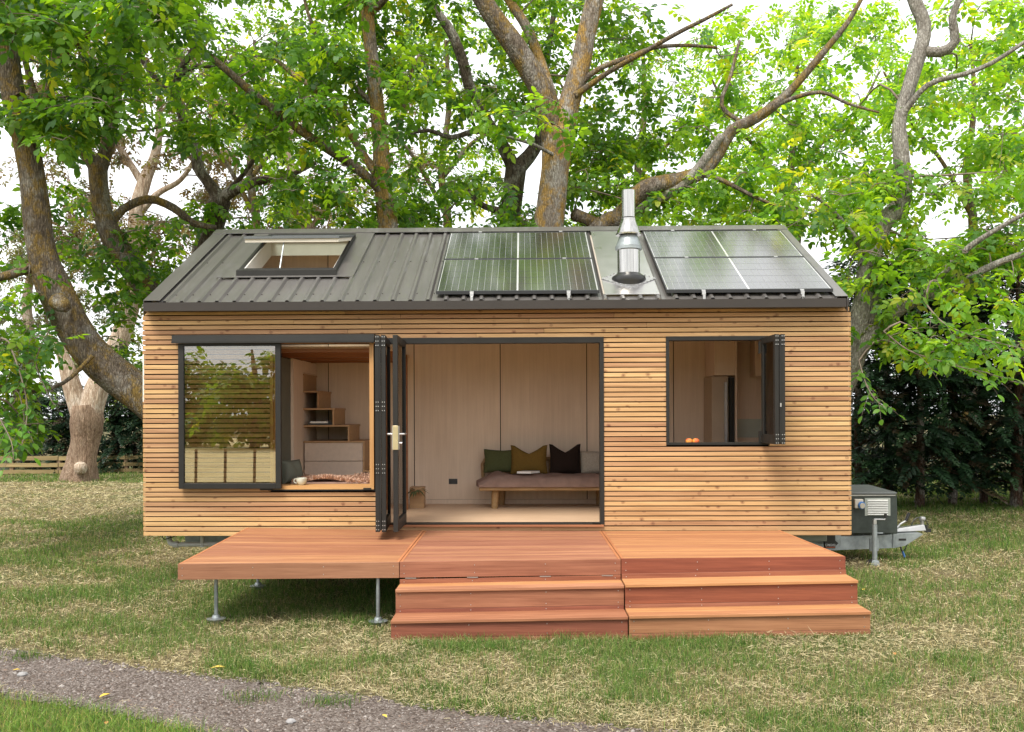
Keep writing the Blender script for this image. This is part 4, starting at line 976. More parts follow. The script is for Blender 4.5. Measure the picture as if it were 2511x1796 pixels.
PAL = np.array([(.066, .162, .026), (.092, .202, .025), (.124, .242, .028), (.168, .282, .03), (.046, .122, .03), (.25, .30, .035)])
class Tree:
    def __init__(s, name, label, cat, base, mat, Ydef, palw, group='trees around the cabin'):
        s.o = thing(name, label, cat, base, group); s.mat = mat; s.Y = Ydef; s.nodes = []; s.palw = np.array(palw) / sum(palw); s.tw = []; s.lv = []; s.seed = len(label); s.pal = PAL
    def limb(s, nm, pl, Y0=None, Y1=None, n=14, lump=.07, mat=None, base=None):
        Y0 = s.Y if Y0 is None else Y0; Y1 = Y0 if Y1 is None else Y1
        pts, rad = [], []
        if base is not None: pts.append(np.array(base[:3], float)); rad.append(base[3])
        for k, (x, y, wd) in enumerate(pl):
            Yk = Y0 + (Y1 - Y0) * k / max(1, len(pl) - 1); p = at(x, y, Yk); pts.append(p); rad.append(wd * .465 * 1.10568 / FPX * (Yk - CAM[1]))
        P, Rr = smooth_line(pts, rad, .14); s.seed += 1
        V_, F_ = woody(P, Rr, n, lump, s.seed)
        trimesh(nm, V_, F_, mat or s.mat, s.o, smooth=True)
        for k in range(0, len(P), 2): s.nodes.append((P[k], Rr[k]))
    def clump(s, c, r, nleaf, droop=.3, size=(.22, .38), bright=1.0):
        c = np.array(c, float)
        if s.nodes:                         # a branch runs from the nearest limb to the clump
            A = np.array([p for p, _ in s.nodes]); d_ = np.linalg.norm(A - c, axis=1) + .4 * np.maximum(0, A[:, 2] - c[2]); k = int(np.argmin(d_)); st_ = A[k]; r0 = min(s.nodes[k][1] * .5, .012 + .013 * d_[k])
            ln = np.linalg.norm(c - st_)
            mid = st_ * .5 + c * .5 + rng.normal(0, .09 * ln + .02, 3) + np.array([0, 0, .10 * ln])
            q1 = st_ * .8 + mid * .2 + rng.normal(0, .03 * ln, 3)
            P, Rr = smooth_line([st_, q1, mid, c + rng.normal(0, .05, 3)], [r0, r0 * .8, r0 * .6, max(.004, r0 * .3)], .16)
            s.tw.append(woody(P, Rr, 5 if r0 > .02 else 4, .05, int(rng.integers(1e6))))
            for kk in range(len(P) // 2, len(P), 3): s.nodes.append((P[kk], Rr[kk]))
        nt_ = max(3, nleaf // 6)
        for k in range(nt_):
            d_ = rng.normal(0, 1, 3); d_[2] = d_[2] * .55 - .1; d_ /= np.linalg.norm(d_)
            e = c + d_ * r * rng.uniform(.45, 1.1) * np.array([1.15, 1, .8]); e[2] -= droop * r * rng.uniform(0, .8)
            m_ = c * .5 + e * .5 + np.array([0, 0, .12 * r]) + rng.normal(0, .05 * r, 3)
            P, Rr = smooth_line([c, m_, e], [.008, .006, .003], .16)
            s.tw.append(woody(P, Rr, 3, 0, k))
            nl = nleaf // nt_
            u = rng.uniform(.25, 1.0, nl); idx = np.minimum((u * (len(P) - 1)).astype(int), len(P) - 2); O = P[idx] + (P[idx + 1] - P[idx]) * rng.uniform(0, 1, (nl, 1))
            tdir = (e - m_) / (np.linalg.norm(e - m_) + 1e-6)
            D = tdir * .5 + rng.normal(0, .75, (nl, 3)); D[:, 2] = D[:, 2] * .5 - droop
            U = np.tile([0, 0, 1.], (nl, 1)) + rng.normal(0, .38, (nl, 3))
            C = s.pal[rng.choice(6, nl, p=s.palw)] * bright * rng.uniform(.85, 1.15)
            s.lv.append((O, D, U, rng.uniform(*size, nl), C))
    def finish(s, leafmat=None):
        if s.tw: trimesh('twigs', *merge(s.tw), M['twig'], s.o, smooth=True, kind='stuff')
        if s.lv:
            O, D, U, S, C = [np.concatenate(q) for q in zip(*s.lv)]
            v_, f_, c_ = place_leaves(O, D, U, S, C); trimesh('crown', v_, f_, leafmat or M['leaf'], s.o, col=c_, kind='stuff')
            return len(f_)
        return 0
M['twig'] = pbr('twig_bark', (.16, .125, .095), .9, 0, .3, 12)
AIR = .86
def fill(tree, x0, y0, x1, y1, Y0, Y1, n, r=(.35, .65), nl=(13, 22), droop=.3, size=(.22, .38), bright=1.0):
    for _ in range(int(round(n * AIR))):
        Yk = rng.uniform(Y0, Y1); c = at(rng.uniform(x0, x1), rng.uniform(y0, y1), Yk)
        rr = rng.uniform(*r); tree.clump(c, rr, int(rng.integers(*nl) * (rr / .5)), droop, size, bright)
gb = lambda x, y, Y: (float(at(x, y, Y)[0]), Y)
def base_at(px, Y): p = at(px, 1000, Y); return (p[0], Y, float(gh(p[0], Y)))

# A: the big leaning walnut at the left of the cabin
A = Tree('walnut_tree', 'leaning walnut tree with thick mossy trunk curving behind the cabin left corner', 'tree', base_at(600, 3.9), M['bark'], 3.9, (3, 3, 2, 1, 3, .3))
b0 = base_at(640, 3.9)
A.limb('trunk', [(560, 1085, 115), (430, 965, 102), (330, 888, 94), (262, 838, 86), (205, 787, 80), (158, 715, 80), (118, 632, 78), (92, 560, 68), (80, 470, 64), (68, 370, 61), (48, 270, 58), (28, 200, 54), (15, 120, 52), (8, 40, 46), (-8, -60, 40), (-30, -180, 30)], 3.9, 2.9, 24, .06, base=(*b0[:2], -.1, .42))
A.limb('limb', [(95, 585, 30), (50, 600, 24), (0, 615, 20), (-60, 610, 16)], 3.4, 3.2, 8)
A.limb('limb', [(60, 300, 26), (100, 235, 20), (120, 150, 14), (180, 90, 12), (240, 50, 8)], 3.1, 2.4, 8)
A.limb('limb', [(40, 215, 30), (-10, 150, 24), (-80, 90, 16)], 3.1, 3.0, 8)
A.limb('limb', [(205, 790, 12), (140, 850, 10), (60, 870, 9), (-20, 850, 7)], 3.3, 2.6, 6)
A.limb('knot', [(128, 668, 44), (138, 676, 40), (146, 682, 26)], 3.1, 2.95, 10)
# B: forked walnut behind it
B = Tree('walnut_tree', 'forked walnut tree with grey trunk rising left of the roof', 'tree', base_at(420, 5.4), M['bark'], 5.4, (3, 3, 2, 1.5, 2, .4))
B.limb('trunk', [(420, 900, 74), (395, 760, 66), (345, 660, 62), (300, 605, 56), (255, 540, 52), (230, 480, 46), (219, 420, 42), (217, 365, 46)], 5.4, 5.2, 16, .07, base=(*base_at(430, 5.4)[:2], -.1, .36))
B.limb('limb', [(214, 375, 36), (175, 325, 27), (112, 275, 23), (80, 220, 19), (60, 150, 15), (40, 60, 11), (30, -60, 8)], 5.2, 4.6, 10)
B.limb('limb', [(222, 372, 38), (243, 305, 30), (254, 230, 25), (268, 150, 21), (258, 60, 16), (275, -50, 12), (260, -160, 9)], 5.2, 5.4, 10)
B.limb('limb', [(240, 505, 26), (272, 465, 19), (330, 442, 20), (385, 462, 20), (430, 496, 17), (480, 505, 11)], 5.3, 5.8, 10)
# H: dark forked tree behind the left of the roof
Hh = Tree('walnut_tree', 'dark twisted walnut tree behind the roof window', 'tree', base_at(445, 7.4), M['bark_dark'], 7.4, (3, 3, 2, 1, 3, .3))
Hh.limb('trunk', [(440, 700, 60), (452, 560, 54), (470, 500, 50), (492, 440, 46)], 7.4, 7.4, 12, .1, base=(*base_at(440, 7.4)[:2], -.1, .4))
Hh.limb('limb', [(492, 445, 36), (460, 402, 28), (440, 372, 28), (437, 338, 24), (418, 300, 20), (392, 220, 20), (395, 165, 18), (430, 105, 14), (440, 20, 10)], 7.4, 7.0, 10, .1)
Hh.limb('limb', [(494, 440, 32), (530, 418, 25), (580, 400, 21), (640, 390, 13), (700, 362, 8)], 7.4, 6.6, 10, .1)
Hh.limb('limb', [(500, 430, 16), (545, 380, 12), (580, 320, 10), (600, 250, 7)], 7.4, 7.2, 8)
Hh.limb('limb', [(392, 230, 16), (350, 180, 14), (310, 120, 12), (300, 40, 9)], 7.0, 6.8, 8)
Hh.limb('limb', [(395, 170, 14), (440, 145, 12), (490, 150, 10), (540, 120, 7)], 7.0, 7.2, 8)
# C: lichen-covered pole-like trunk
Cc = Tree('walnut_tree', 'slender walnut tree with orange lichen on its straight trunk behind the roof', 'tree', base_at(865, 4.9), M['bark_lichen'], 4.9, (3, 3, 2, 1.2, 2, .4))
Cc.limb('trunk', [(868, 700, 54), (862, 520, 47), (850, 420, 44), (845, 330, 40), (835, 230, 36), (822, 110, 32), (812, 0, 30), (806, -110, 27), (815, -240, 20)], 4.9, 4.7, 16, .05, base=(*base_at(872, 4.9)[:2], -.1, .30))
Cc.limb('limb', [(848, 425, 26), (790, 372, 23), (735, 335, 22), (690, 305, 22), (620, 255, 21), (560, 207, 20), (510, 162, 18), (460, 120, 16), (425, 90, 14), (395, 30, 11), (372, -50, 8)], 4.8, 3.9, 9, mat=M['bark'])
Cc.limb('limb', [(843, 400, 22), (800, 335, 19), (760, 275, 17), (700, 200, 16), (650, 165, 12), (600, 120, 8)], 4.8, 5.6, 9, mat=M['bark_lichen'])
Cc.limb('limb', [(836, 240, 16), (780, 185, 13), (722, 112, 11), (690, 50, 9), (670, -20, 7)], 4.8, 4.2, 8, mat=M['bark'])
Cc.limb('limb', [(845, 330, 12), (890, 270, 10), (900, 200, 8), (930, 120, 6)], 4.8, 4.3, 7, mat=M['bark'])
Cc.limb('limb', [(815, 40, 18), (870, -20, 16), (930, -100, 12)], 4.8, 4.0, 8, mat=M['bark'])
# E: dark forked trunk left of the main tree
Ee = Tree('walnut_tree', 'dark walnut trunk splitting low, left of the lichen-patched main tree', 'tree', base_at(1128, 7.2), M['bark_dark'], 7.2, (3, 3, 2, 1, 3, .3))
Ee.limb('trunk', [(1128, 700, 58), (1128, 520, 50), (1138, 430, 46), (1145, 372, 50)], 7.2, 7.2, 14, .08, base=(*base_at(1128, 7.2)[:2], -.1, .4))
Ee.limb('limb', [(1142, 378, 38), (1112, 318, 30), (1088, 285, 27), (1062, 230, 26), (1040, 190, 26), (1025, 130, 25), (1000, 70, 23), (960, 10, 18), (930, -80, 14)], 7.2, 6.6, 10)
Ee.limb('limb', [(1150, 372, 38), (1182, 335, 32), (1202, 290, 27), (1200, 225, 23), (1215, 120, 16), (1230, 20, 12)], 7.2, 7.6, 10)
Ee.limb('limb', [(1090, 290, 18), (1050, 292, 14), (1000, 305, 11), (950, 290, 9), (890, 300, 7)], 7.0, 6.2, 8)
Ee.limb('limb', [(1132, 470, 20), (1095, 465, 17), (1060, 450, 13), (1040, 420, 9)], 7.2, 6.8, 8)
# D: the main tree
Dd = Tree('walnut_tree', 'big walnut tree with lichen-patched trunk forking in a Y above the solar panels', 'tree', base_at(1215, 4.7), M['bark_lichen'], 4.7, (3, 3, 2, 1.2, 2, .4))
Dd.limb('trunk', [(1205, 700, 76), (1215, 520, 70), (1224, 440, 67), (1231, 370, 67), (1237, 290, 76)], 4.7, 4.7, 20, .05, base=(*base_at(1205, 4.7)[:2], -.1, .42))
Dd.limb('limb', [(1230, 310, 62), (1210, 228, 56), (1178, 160, 53), (1140, 100, 50), (1100, 45, 47), (1062, -15, 44), (1020, -90, 38), (960, -200, 28)], 4.7, 4.1, 16, .05, mat=M['bark'])
Dd.limb('limb', [(1242, 310, 60), (1260, 238, 54), (1284, 160, 49), (1300, 80, 46), (1318, 0, 44), (1335, -90, 38), (1360, -220, 28)], 4.7, 4.5, 16, .05)
Dd.limb('limb', [(1232, 240, 26), (1202, 145, 25), (1168, 60, 23), (1128, 0, 20), (1095, -70, 16)], 4.9, 5.6, 10)
Dd.limb('limb', [(1282, 190, 18), (1330, 152, 13), (1400, 126, 13), (1450, 106, 11), (1520, 101, 9), (1590, 106, 7)], 4.6, 4.0, 8, mat=M['bark'])
Dd.limb('limb', [(1276, 212, 18), (1350, 160, 13), (1430, 115, 12), (1500, 75, 11), (1560, 45, 9), (1625, 10, 7)], 4.5, 3.7, 8, mat=M['bark'])
Dd.limb('limb', [(1230, 345, 9), (1180, 320, 8), (1130, 305, 7), (1070, 290, 5)], 4.5, 3.8, 6, mat=M['bark_pale'])
# F: low limb sweeping right behind the flue
Ff_ = Tree('walnut_tree', 'walnut tree whose crooked limb sweeps up to the right behind the flue', 'tree', base_at(1320, 5.2), M['bark'], 5.2, (2, 3, 3, 2.5, 1, .8))
Ff_.limb('trunk', [(1315, 700, 66), (1308, 560, 58), (1335, 502, 52), (1372, 485, 48), (1400, 450, 45), (1432, 420, 42), (1500, 402, 38), (1552, 385, 34), (1592, 340, 31), (1622, 290, 29), (1680, 260, 26), (1740, 215, 22), (1790, 160, 19), (1840, 100, 15), (1880, 50, 12), (1915, -10, 9)], 5.2, 4.4, 12, .08, base=(*base_at(1315, 5.2)[:2], -.1, .38))
Ff_.limb('limb', [(1340, 505, 30), (1300, 488, 34), (1272, 474, 30)], 5.2, 5.0, 10, .12)
Ff_.limb('limb', [(1400, 470, 26), (1470, 438, 26), (1530, 395, 24), (1580, 330, 22), (1600, 300, 18)], 5.0, 4.6, 10, mat=M['bark_pale'])
Ff_.limb('limb', [(1672, 262, 12), (1740, 225, 11), (1820, 205, 9), (1880, 230, 7), (1950, 250, 5)], 4.7, 4.2, 7)
Ff_.limb('limb', [(1650, 275, 12), (1600, 235, 10), (1620, 170, 9), (1640, 90, 7)], 4.7, 4.9, 7)
Ff_.limb('limb', [(1545, 385, 14), (1600, 400, 12), (1680, 440, 9), (1760, 470, 6)], 4.9, 4.2, 7)
# G: pale trunk at the right
Gg = Tree('walnut_tree', 'pale-barked walnut tree leaning over the right end of the cabin', 'tree', base_at(1760, 4.0), M['bark_pale'], 4.0, (1.5, 3, 3.5, 3, .8, 1))
Gg.limb('trunk', [(1800, 1000, 84), (1850, 880, 76), (1884, 800, 68), (1908, 720, 62), (1924, 650, 56), (1930, 570, 50), (1955, 500, 46), (2000, 448, 44), (1999, 350, 37), (1994, 271, 33), (2020, 180, 33), (2043, 106, 33), (2050, 55, 31), (2026, -5, 28), (2008, -80, 24), (2020, -200, 18)], 4.0, 4.4, 16, .07, base=(*base_at(1760, 4.0)[:2], -.1, .42))
Gg.limb('limb', [(2045, 112, 24), (2085, 116, 26), (2118, 92, 23), (2112, 40, 18), (2140, -30, 14)], 4.3, 4.0, 10)
Gg.limb('limb', [(1892, 790, 44), (1940, 738, 37), (2000, 682, 32), (2060, 655, 27), (2115, 645, 22), (2180, 600, 18), (2280, 560, 13), (2380, 540, 9)], 4.0, 3.0, 10)
Gg.limb('limb', [(2050, 658, 20), (2128, 567, 15), (2200, 515, 12), (2290, 465, 9)], 3.5, 2.6, 8)
Gg.limb('limb', [(1996, 262, 18), (2056, 190, 13), (2137, 165, 12), (2200, 140, 11), (2285, 85, 9)], 4.2, 3.3, 8)
Gg.limb('limb', [(1930, 575, 18), (1890, 520, 13), (1850, 470, 10), (1800, 430, 7)], 4.1, 3.4, 7)

# crowns
fill(A, -120, 60, 330, 320, 1.2, 4.2, 36, (.35, .6), size=(.26, .44))
fill(A, -60, -30, 420, 60, .8, 3.6, 32, (.35, .6), size=(.26, .44))
fill(A, -150, 440, 110, 760, 2.4, 4.4, 20, (.3, .5)); fill(A, -120, 740, 130, 960, 1.6, 3.2, 12, (.25, .45), droop=.5)
fill(A, 150, 470, 330, 640, 4.2, 5.4, 13, (.22, .38)); fill(A, 200, 620, 315, 830, 4.2, 5.4, 15, (.22, .38)); fill(A, -40, 640, 110, 960, 2.4, 4.4, 15, (.25, .4), droop=.45); fill(A, -200, -320, 500, -30, 1.0, 4.5, 40, (.5, .9))
fill(B, 60, 60, 420, 320, 4.0, 6.5, 20); fill(B, 230, 490, 420, 640, 4.6, 6.0, 16, (.25, .4)); fill(B, 90, 300, 230, 440, 4.5, 6, 5, (.25, .4))
fill(B, -100, -300, 450, 40, 4.0, 7.0, 36, (.5, .9))
fill(Hh, 330, 30, 720, 330, 6.2, 8.8, 24, bright=1.15); fill(Hh, 400, 420, 640, 500, 6.4, 7.6, 9, (.25, .4)); fill(Hh, 250, -280, 750, 30, 6, 9, 28, (.5, .9))
fill(Cc, 450, 60, 830, 330, 3.6, 6.2, 42, bright=1.1); fill(Cc, 600, 360, 850, 500, 3.6, 5.2, 28, (.25, .4)); fill(Cc, 690, -20, 1000, 220, 3.5, 6, 30)
fill(Cc, 500, -250, 1050, -20, 4, 7, 26, (.5, .8))
fill(Ee, 880, 60, 1200, 280, 6.0, 8.6, 34); fill(Ee, 880, 390, 1200, 505, 5.0, 7.6, 36, (.25, .45)); fill(Ee, 900, 280, 1120, 400, 6, 7.8, 12, (.25, .4))
fill(Dd, 1040, 180, 1240, 290, 3.2, 4.2, 9, (.25, .4), bright=1.25); fill(Dd, 1150, -40, 1420, 200, 4.9, 7.6, 30); fill(Dd, 1250, 300, 1450, 490, 4.8, 7.2, 34, (.25, .45)); fill(Dd, 1340, 60, 1620, 190, 4.6, 5.8, 8, (.25, .45), bright=1.3)
fill(Dd, 1290, 170, 1450, 330, 5, 7, 16, (.3, .5)); fill(Dd, 950, -200, 1400, -20, 5, 8.5, 22, (.5, .8))
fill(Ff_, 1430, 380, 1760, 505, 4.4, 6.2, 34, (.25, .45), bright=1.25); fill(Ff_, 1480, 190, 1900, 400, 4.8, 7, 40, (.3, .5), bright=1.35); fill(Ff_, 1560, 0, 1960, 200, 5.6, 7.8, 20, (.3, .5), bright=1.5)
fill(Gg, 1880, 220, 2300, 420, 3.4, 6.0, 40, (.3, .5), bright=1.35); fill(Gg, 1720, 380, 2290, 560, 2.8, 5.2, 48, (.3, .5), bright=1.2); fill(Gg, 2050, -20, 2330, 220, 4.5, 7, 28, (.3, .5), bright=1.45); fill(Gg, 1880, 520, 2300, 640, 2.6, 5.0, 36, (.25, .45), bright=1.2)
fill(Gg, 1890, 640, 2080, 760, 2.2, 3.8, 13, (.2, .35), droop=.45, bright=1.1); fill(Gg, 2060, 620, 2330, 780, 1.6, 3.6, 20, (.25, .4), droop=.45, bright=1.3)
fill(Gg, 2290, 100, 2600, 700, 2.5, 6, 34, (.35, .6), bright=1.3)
BGT = []
for k, (px, Y, lb, bright, regs) in enumerate((
    (560, 11.5, 'airy walnut tree far behind the roof window', 1.25, ((330, 20, 620, 300, 16), (560, 60, 800, 330, 16), (600, 340, 820, 500, 13))),
    (985, 12, 'airy walnut tree far behind the left solar panels', 1.2, ((830, 0, 1010, 220, 15), (880, 330, 1120, 500, 18), (990, 0, 1220, 260, 18))),
    (1420, 12.5, 'airy walnut tree far behind the flue', 1.4, ((1240, 250, 1480, 500, 24), (1330, 70, 1560, 200, 9), (1440, 330, 1700, 500, 22))),
    (1760, 12, 'airy yellow-green walnut tree far behind the right solar panels', 1.55, ((1540, 30, 1800, 330, 26), (1660, 300, 1900, 500, 20), (1780, 0, 2000, 260, 20))),
    (2150, 11, 'airy yellow-green walnut tree far behind the cypress screen', 1.5, ((1940, 0, 2300, 300, 30), (1900, 300, 2300, 620, 34), (2250, 0, 2500, 600, 16))))):
    T = Tree('walnut_tree', lb, 'tree', base_at(px, Y), M['bark'], Y, (1.5, 3, 3, 3, .8, 1.2))
    T.limb('trunk', [(px, 640, 26), (px + 8, 500, 22), (px - 6, 380, 18), (px + 10, 240, 13), (px + 4, 90, 8)], Y, Y, 8, .06, base=(*base_at(px, Y)[:2], -.1, .22))
    for sg in (-1, 1):
        T.limb('limb', [(px, 430 - 40 * sg, 13), (px + 60 * sg, 340 - 20 * sg, 10), (px + 130 * sg, 270, 8), (px + 190 * sg, 160, 5)], Y, Y + .8 * sg, 7, .06)
    for (xa, ya, xb, yb_, n_) in regs: fill(T, xa, ya, xb, yb_, Y - 2.0, Y + 1.6, n_, (.45, .8), (16, 26), .25, (.22, .34), bright)
    BGT.append(T)
NL = 0
for T in BGT: NL += T.finish()
for T in (A, B, Hh, Cc, Ee, Dd, Ff_, Gg): NL += T.finish()
print('leaf tris', NL)

# hanging branches with single large leaves, right and left of the cabin
def leaf_mesh(k):
    r_ = np.random.default_rng(k); n = 6; mb = MB(); wd = r_.uniform(.46, .58)
    prof = [(0, .02), (.12, .55), (.32, .95), (.55, 1), (.78, .72), (.93, .32), (1, .03)]
    for u, w_ in prof:
        z = -.10 * u * u; mb.v += [(u, -w_ * wd / 2, z + .06 * w_), (u, 0, z), (u, w_ * wd / 2, z + .06 * w_)]
    for i_ in range(len(prof) - 1):
        a = 3 * i_; mb.f += [(a, a + 3, a + 4, a + 1), (a + 1, a + 4, a + 5, a + 2)]
    return mb.mesh('leaf', True)
LMESH = [leaf_mesh(k) for k in range(3)]
for k, (nm, c) in enumerate((('fresh_leaf', (.10, .235, .022)), ('mid_leaf', (.075, .195, .022)), ('dark_leaf', (.05, .145, .026)))):
    m, t, b, n, l = newmat(nm)
    cc = ramp(t, noise(t, coords(t, (1, 1, 1)), 9, 3), [(.3, tuple(x * .8 for x in c)), (.7, tuple(x * 1.2 for x in c))]); cc = scale_col(t, cc, objrand(t, .8, 1.25))
    l(cc, b.inputs['Base Color']); b.inputs['Roughness'].default_value = .42; b.inputs['Specular IOR Level'].default_value = .4
    tr_ = n.new('ShaderNodeBsdfTranslucent'); l(mixc(t, 1., cc, (2.3, 1.9, .55), 'MULTIPLY'), tr_.inputs['Color']); mx = n.new('ShaderNodeMixShader'); mx.inputs[0].default_value = .5
    l(b.outputs[0], mx.inputs[1]); l(tr_.outputs[0], mx.inputs[2]); l(mx.outputs[0], n['Material Output'].inputs['Surface']); LMESH[k].materials.append(m)
def hanging(tree, pl, Y0, Y1, ntw, per, tl_=.45, size=(.09, .14), seed=1):
    r_ = np.random.default_rng(seed)
    P, Rr = smooth_line([at(x, y, Y0 + (Y1 - Y0) * k / (len(pl) - 1)) for k, (x, y) in enumerate(pl)], np.linspace(.012, .004, len(pl)), .1)
    st_ = P[0]; Aa = np.array([p for p, _ in tree.nodes]); kk = int(np.argmin(np.linalg.norm(Aa - st_, axis=1))); nd, nr = tree.nodes[kk]
    C_, Cr = smooth_line([nd, (nd + st_) / 2 + np.array([0, 0, .12]), st_], [min(nr * .6, .02), .015, .012], .12)
    lst = [woody(np.vstack([C_[:-1], P]), np.r_[Cr[:-1], Rr], 6, .05, seed)]; leaves = []
    for k in range(ntw):
        i_ = int((.12 + .86 * k / ntw) * (len(P) - 1)); o = P[i_]; d_ = (P[min(i_ + 1, len(P) - 1)] - P[max(i_ - 1, 0)]); d_ /= np.linalg.norm(d_)
        sd_ = np.cross(d_, (0, 0, 1)); sd_ /= np.linalg.norm(sd_) + 1e-6
        td = d_ * .6 + sd_ * (1 if k % 2 else -1) * r_.uniform(.1, .6) + np.array([0, 0, r_.uniform(-.55, .25)]); td /= np.linalg.norm(td); L_ = tl_ * r_.uniform(.6, 1.1)
        e = o + td * L_ + np.array([0, 0, -.12 * L_]); mid = o + td * L_ * .5
        Q, Qr = smooth_line([o, mid, e], [.004, .003, .002], .08); lst.append(woody(Q, Qr, 4, 0, k))
        ls = np.cross(td, (0, 0, 1)); ls /= np.linalg.norm(ls) + 1e-6
        for j_ in range(per):
            u = 1.0 if j_ == per - 1 else .25 + .72 * (j_ // 2) / max(1, (per - 1) // 2 - .0)
            q = Q[min(int(u * (len(Q) - 1)), len(Q) - 1)]; sg = 0 if j_ == per - 1 else (1 if j_ % 2 else -1)
            ld = td * (.55 if sg else 1) + ls * sg * .85 + np.array([0, 0, r_.normal(-.18, .22)]); leaves.append((q, ld, r_.uniform(*size)))
    br = trimesh('hanging_branch', *merge(lst), M['twig'], tree.o, smooth=True)
    for q, ld, s_ in leaves:
        x = Vector(ld).normalized(); up = Vector((r_.normal(0, .45), r_.normal(-.25, .4), 1)); y_ = up.cross(x).normalized(); z = x.cross(y_)
        o = link('leaf', LMESH[int(r_.choice(3, p=(.5, .35, .15)))], None, br)
        o.matrix_basis = Matrix.Translation(q) @ Matrix((x, y_, z)).transposed().to_4x4() @ Matrix.Scale(s_, 4)
hanging(Gg, [(1960, 735), (2014, 777), (2080, 800), (2131, 815), (2188, 827), (2240, 845), (2290, 855)], 2.2, 1.2, 13, 7, seed=1)
hanging(Gg, [(2050, 670), (2090, 715), (2150, 745), (2210, 760), (2275, 775)], 2.3, 1.0, 12, 7, seed=2)
hanging(Gg, [(1905, 800), (1920, 850), (1940, 885), (1965, 905)], 3.0, 2.0, 6, 7, .4, seed=3)
hanging(A, [(20, 760), (45, 830), (60, 900), (55, 960), (45, 1000)], 2.0, 1.2, 10, 7, .42, seed=4)
hanging(A, [(110, 730), (80, 800), (100, 860), (120, 900)], 2.8, 2.0, 7, 7, .35, (.07, .11), seed=5)
hanging(A, [(-30, 880), (0, 930), (25, 980), (30, 1020)], 1.6, .9, 6, 7, .38, seed=6)

# pale gum tree and its burl, far left
gum = Tree('gum_tree', 'pale gum tree with stout forked trunk standing by the far left fence', 'tree', base_at(175, 16.4), M['gum'], 16.4, (1, 1, 1, 1, 1, 1), 'gum trees beyond the lawn')
gum.pal = np.array([(.17, .13, .08), (.13, .125, .06), (.10, .12, .045), (.21, .15, .10), (.12, .09, .06), (.15, .17, .05)])
gum.limb('trunk', [(178, 1052, 78), (183, 1020, 64), (190, 970, 66), (192, 930, 78), (190, 900, 74)], 16.4, 16.4, 22, .09, M['gum_base'], base=(base_at(176, 16.4)[0], 16.4, -.15, .58))
gum.limb('limb', [(180, 915, 52), (164, 872, 44), (150, 820, 36), (138, 785, 28), (122, 760, 18), (108, 742, 9)], 16.4, 16.0, 14, .06)
gum.limb('limb', [(200, 915, 62), (216, 862, 54), (248, 795, 48), (282, 705, 45), (295, 640, 43), (300, 560, 38), (303, 470, 34), (322, 400, 30), (345, 340, 22), (355, 260, 15), (350, 170, 10)], 16.4, 17.2, 16, .05)
gum.limb('limb', [(303, 480, 22), (350, 430, 16), (400, 400, 12), (440, 340, 8)], 17, 16.5, 8); gum.limb('limb', [(318, 410, 20), (280, 350, 15), (240, 290, 11), (220, 200, 7)], 17.2, 17.6, 8)
gum.limb('limb', [(300, 560, 18), (250, 500, 12), (200, 470, 9), (150, 400, 6)], 17, 17, 8)
p = at(176, 1038, 15.85); bmb = MB().lathe((p[0], 15.93, p[2]), [(.02, -.19), (.12, -.16), (.17, -.08), (.185, 0), (.17, .09), (.11, .15), (.03, .17)], 18); part('burl', bmb, M['gum'], gum.o, smooth=True)
gfill = lambda T, x0, y0, x1, y1, Y0, Y1, n: fill(T, x0, y0, x1, y1, Y0, Y1, n, (.7, 1.3), (26, 40), .5, (.22, .34))
gfill(gum, 60, 60, 560, 420, 15.5, 19, 40); gfill(gum, 100, 380, 520, 620, 16, 19, 22); gfill(gum, 0, -300, 600, 60, 15, 19, 24)
gum2 = Tree('gum_tree', 'far feathery gum tree showing between the trunks behind the roof', 'tree', base_at(700, 22), M['gum'], 22, (1, 1, 1, 1, 1, 1), 'gum trees beyond the lawn'); gum2.pal = gum.pal
gum2.limb('trunk', [(700, 700, 40), (690, 560, 32), (660, 440, 26), (640, 330, 20), (650, 200, 12)], 22, 22, 12, .06, base=(*base_at(700, 22)[:2], -.1, .35)); gum2.limb('limb', [(665, 450, 18), (600, 380, 14), (540, 300, 10)], 22, 21, 8); gum2.limb('limb', [(680, 520, 18), (760, 420, 14), (850, 350, 10)], 22, 22, 8)
gfill(gum2, 420, 330, 950, 560, 20, 24, 34); gfill(gum2, 450, 100, 950, 330, 20, 24, 20)
gum3 = Tree('gum_tree', 'far feathery gum tree at the left picture edge behind the leaning walnut', 'tree', base_at(40, 24), M['gum'], 24, (1, 1, 1, 1, 1, 1), 'gum trees beyond the lawn'); gum3.pal = gum.pal * np.array([.75, 1.0, .7])
gum3.limb('trunk', [(40, 900, 30), (70, 800, 26), (60, 660, 22), (90, 520, 16), (80, 400, 10)], 24, 24, 10, .06, base=(*base_at(40, 24)[:2], -.1, .3))
gfill(gum3, -150, 480, 160, 860, 22, 26, 38); gfill(gum3, 130, 640, 300, 860, 22, 25, 14)
for T in (gum, gum2, gum3): NL += T.finish(M['gumleaf'])

# green shrubs beyond the fence, left
for k, (px, py0, py1, Y, lb) in enumerate(((60, 840, 980, 23, 'light green leafy shrub beyond the rail fence at the left edge'), (255, 800, 900, 25, 'bright green bush behind the pale gum trunk'))):
    sh = Tree('shrub', lb, 'shrub', base_at(px, Y), M['bark'], Y, (1, 2, 3, 3, 1, 1), 'shrubs beyond the fence')
    sh.limb('stem', [(px, py1, 8), (px + 4, py0, 4)], Y, Y, 6, base=(*base_at(px, Y)[:2], -.05, .07))
    fill(sh, px - 75, py0, px + 75, py1 + 30, Y - 1.2, Y + 1.2, 16, (.5, .8), (24, 34), .2, (.26, .36)); NL += sh.finish()

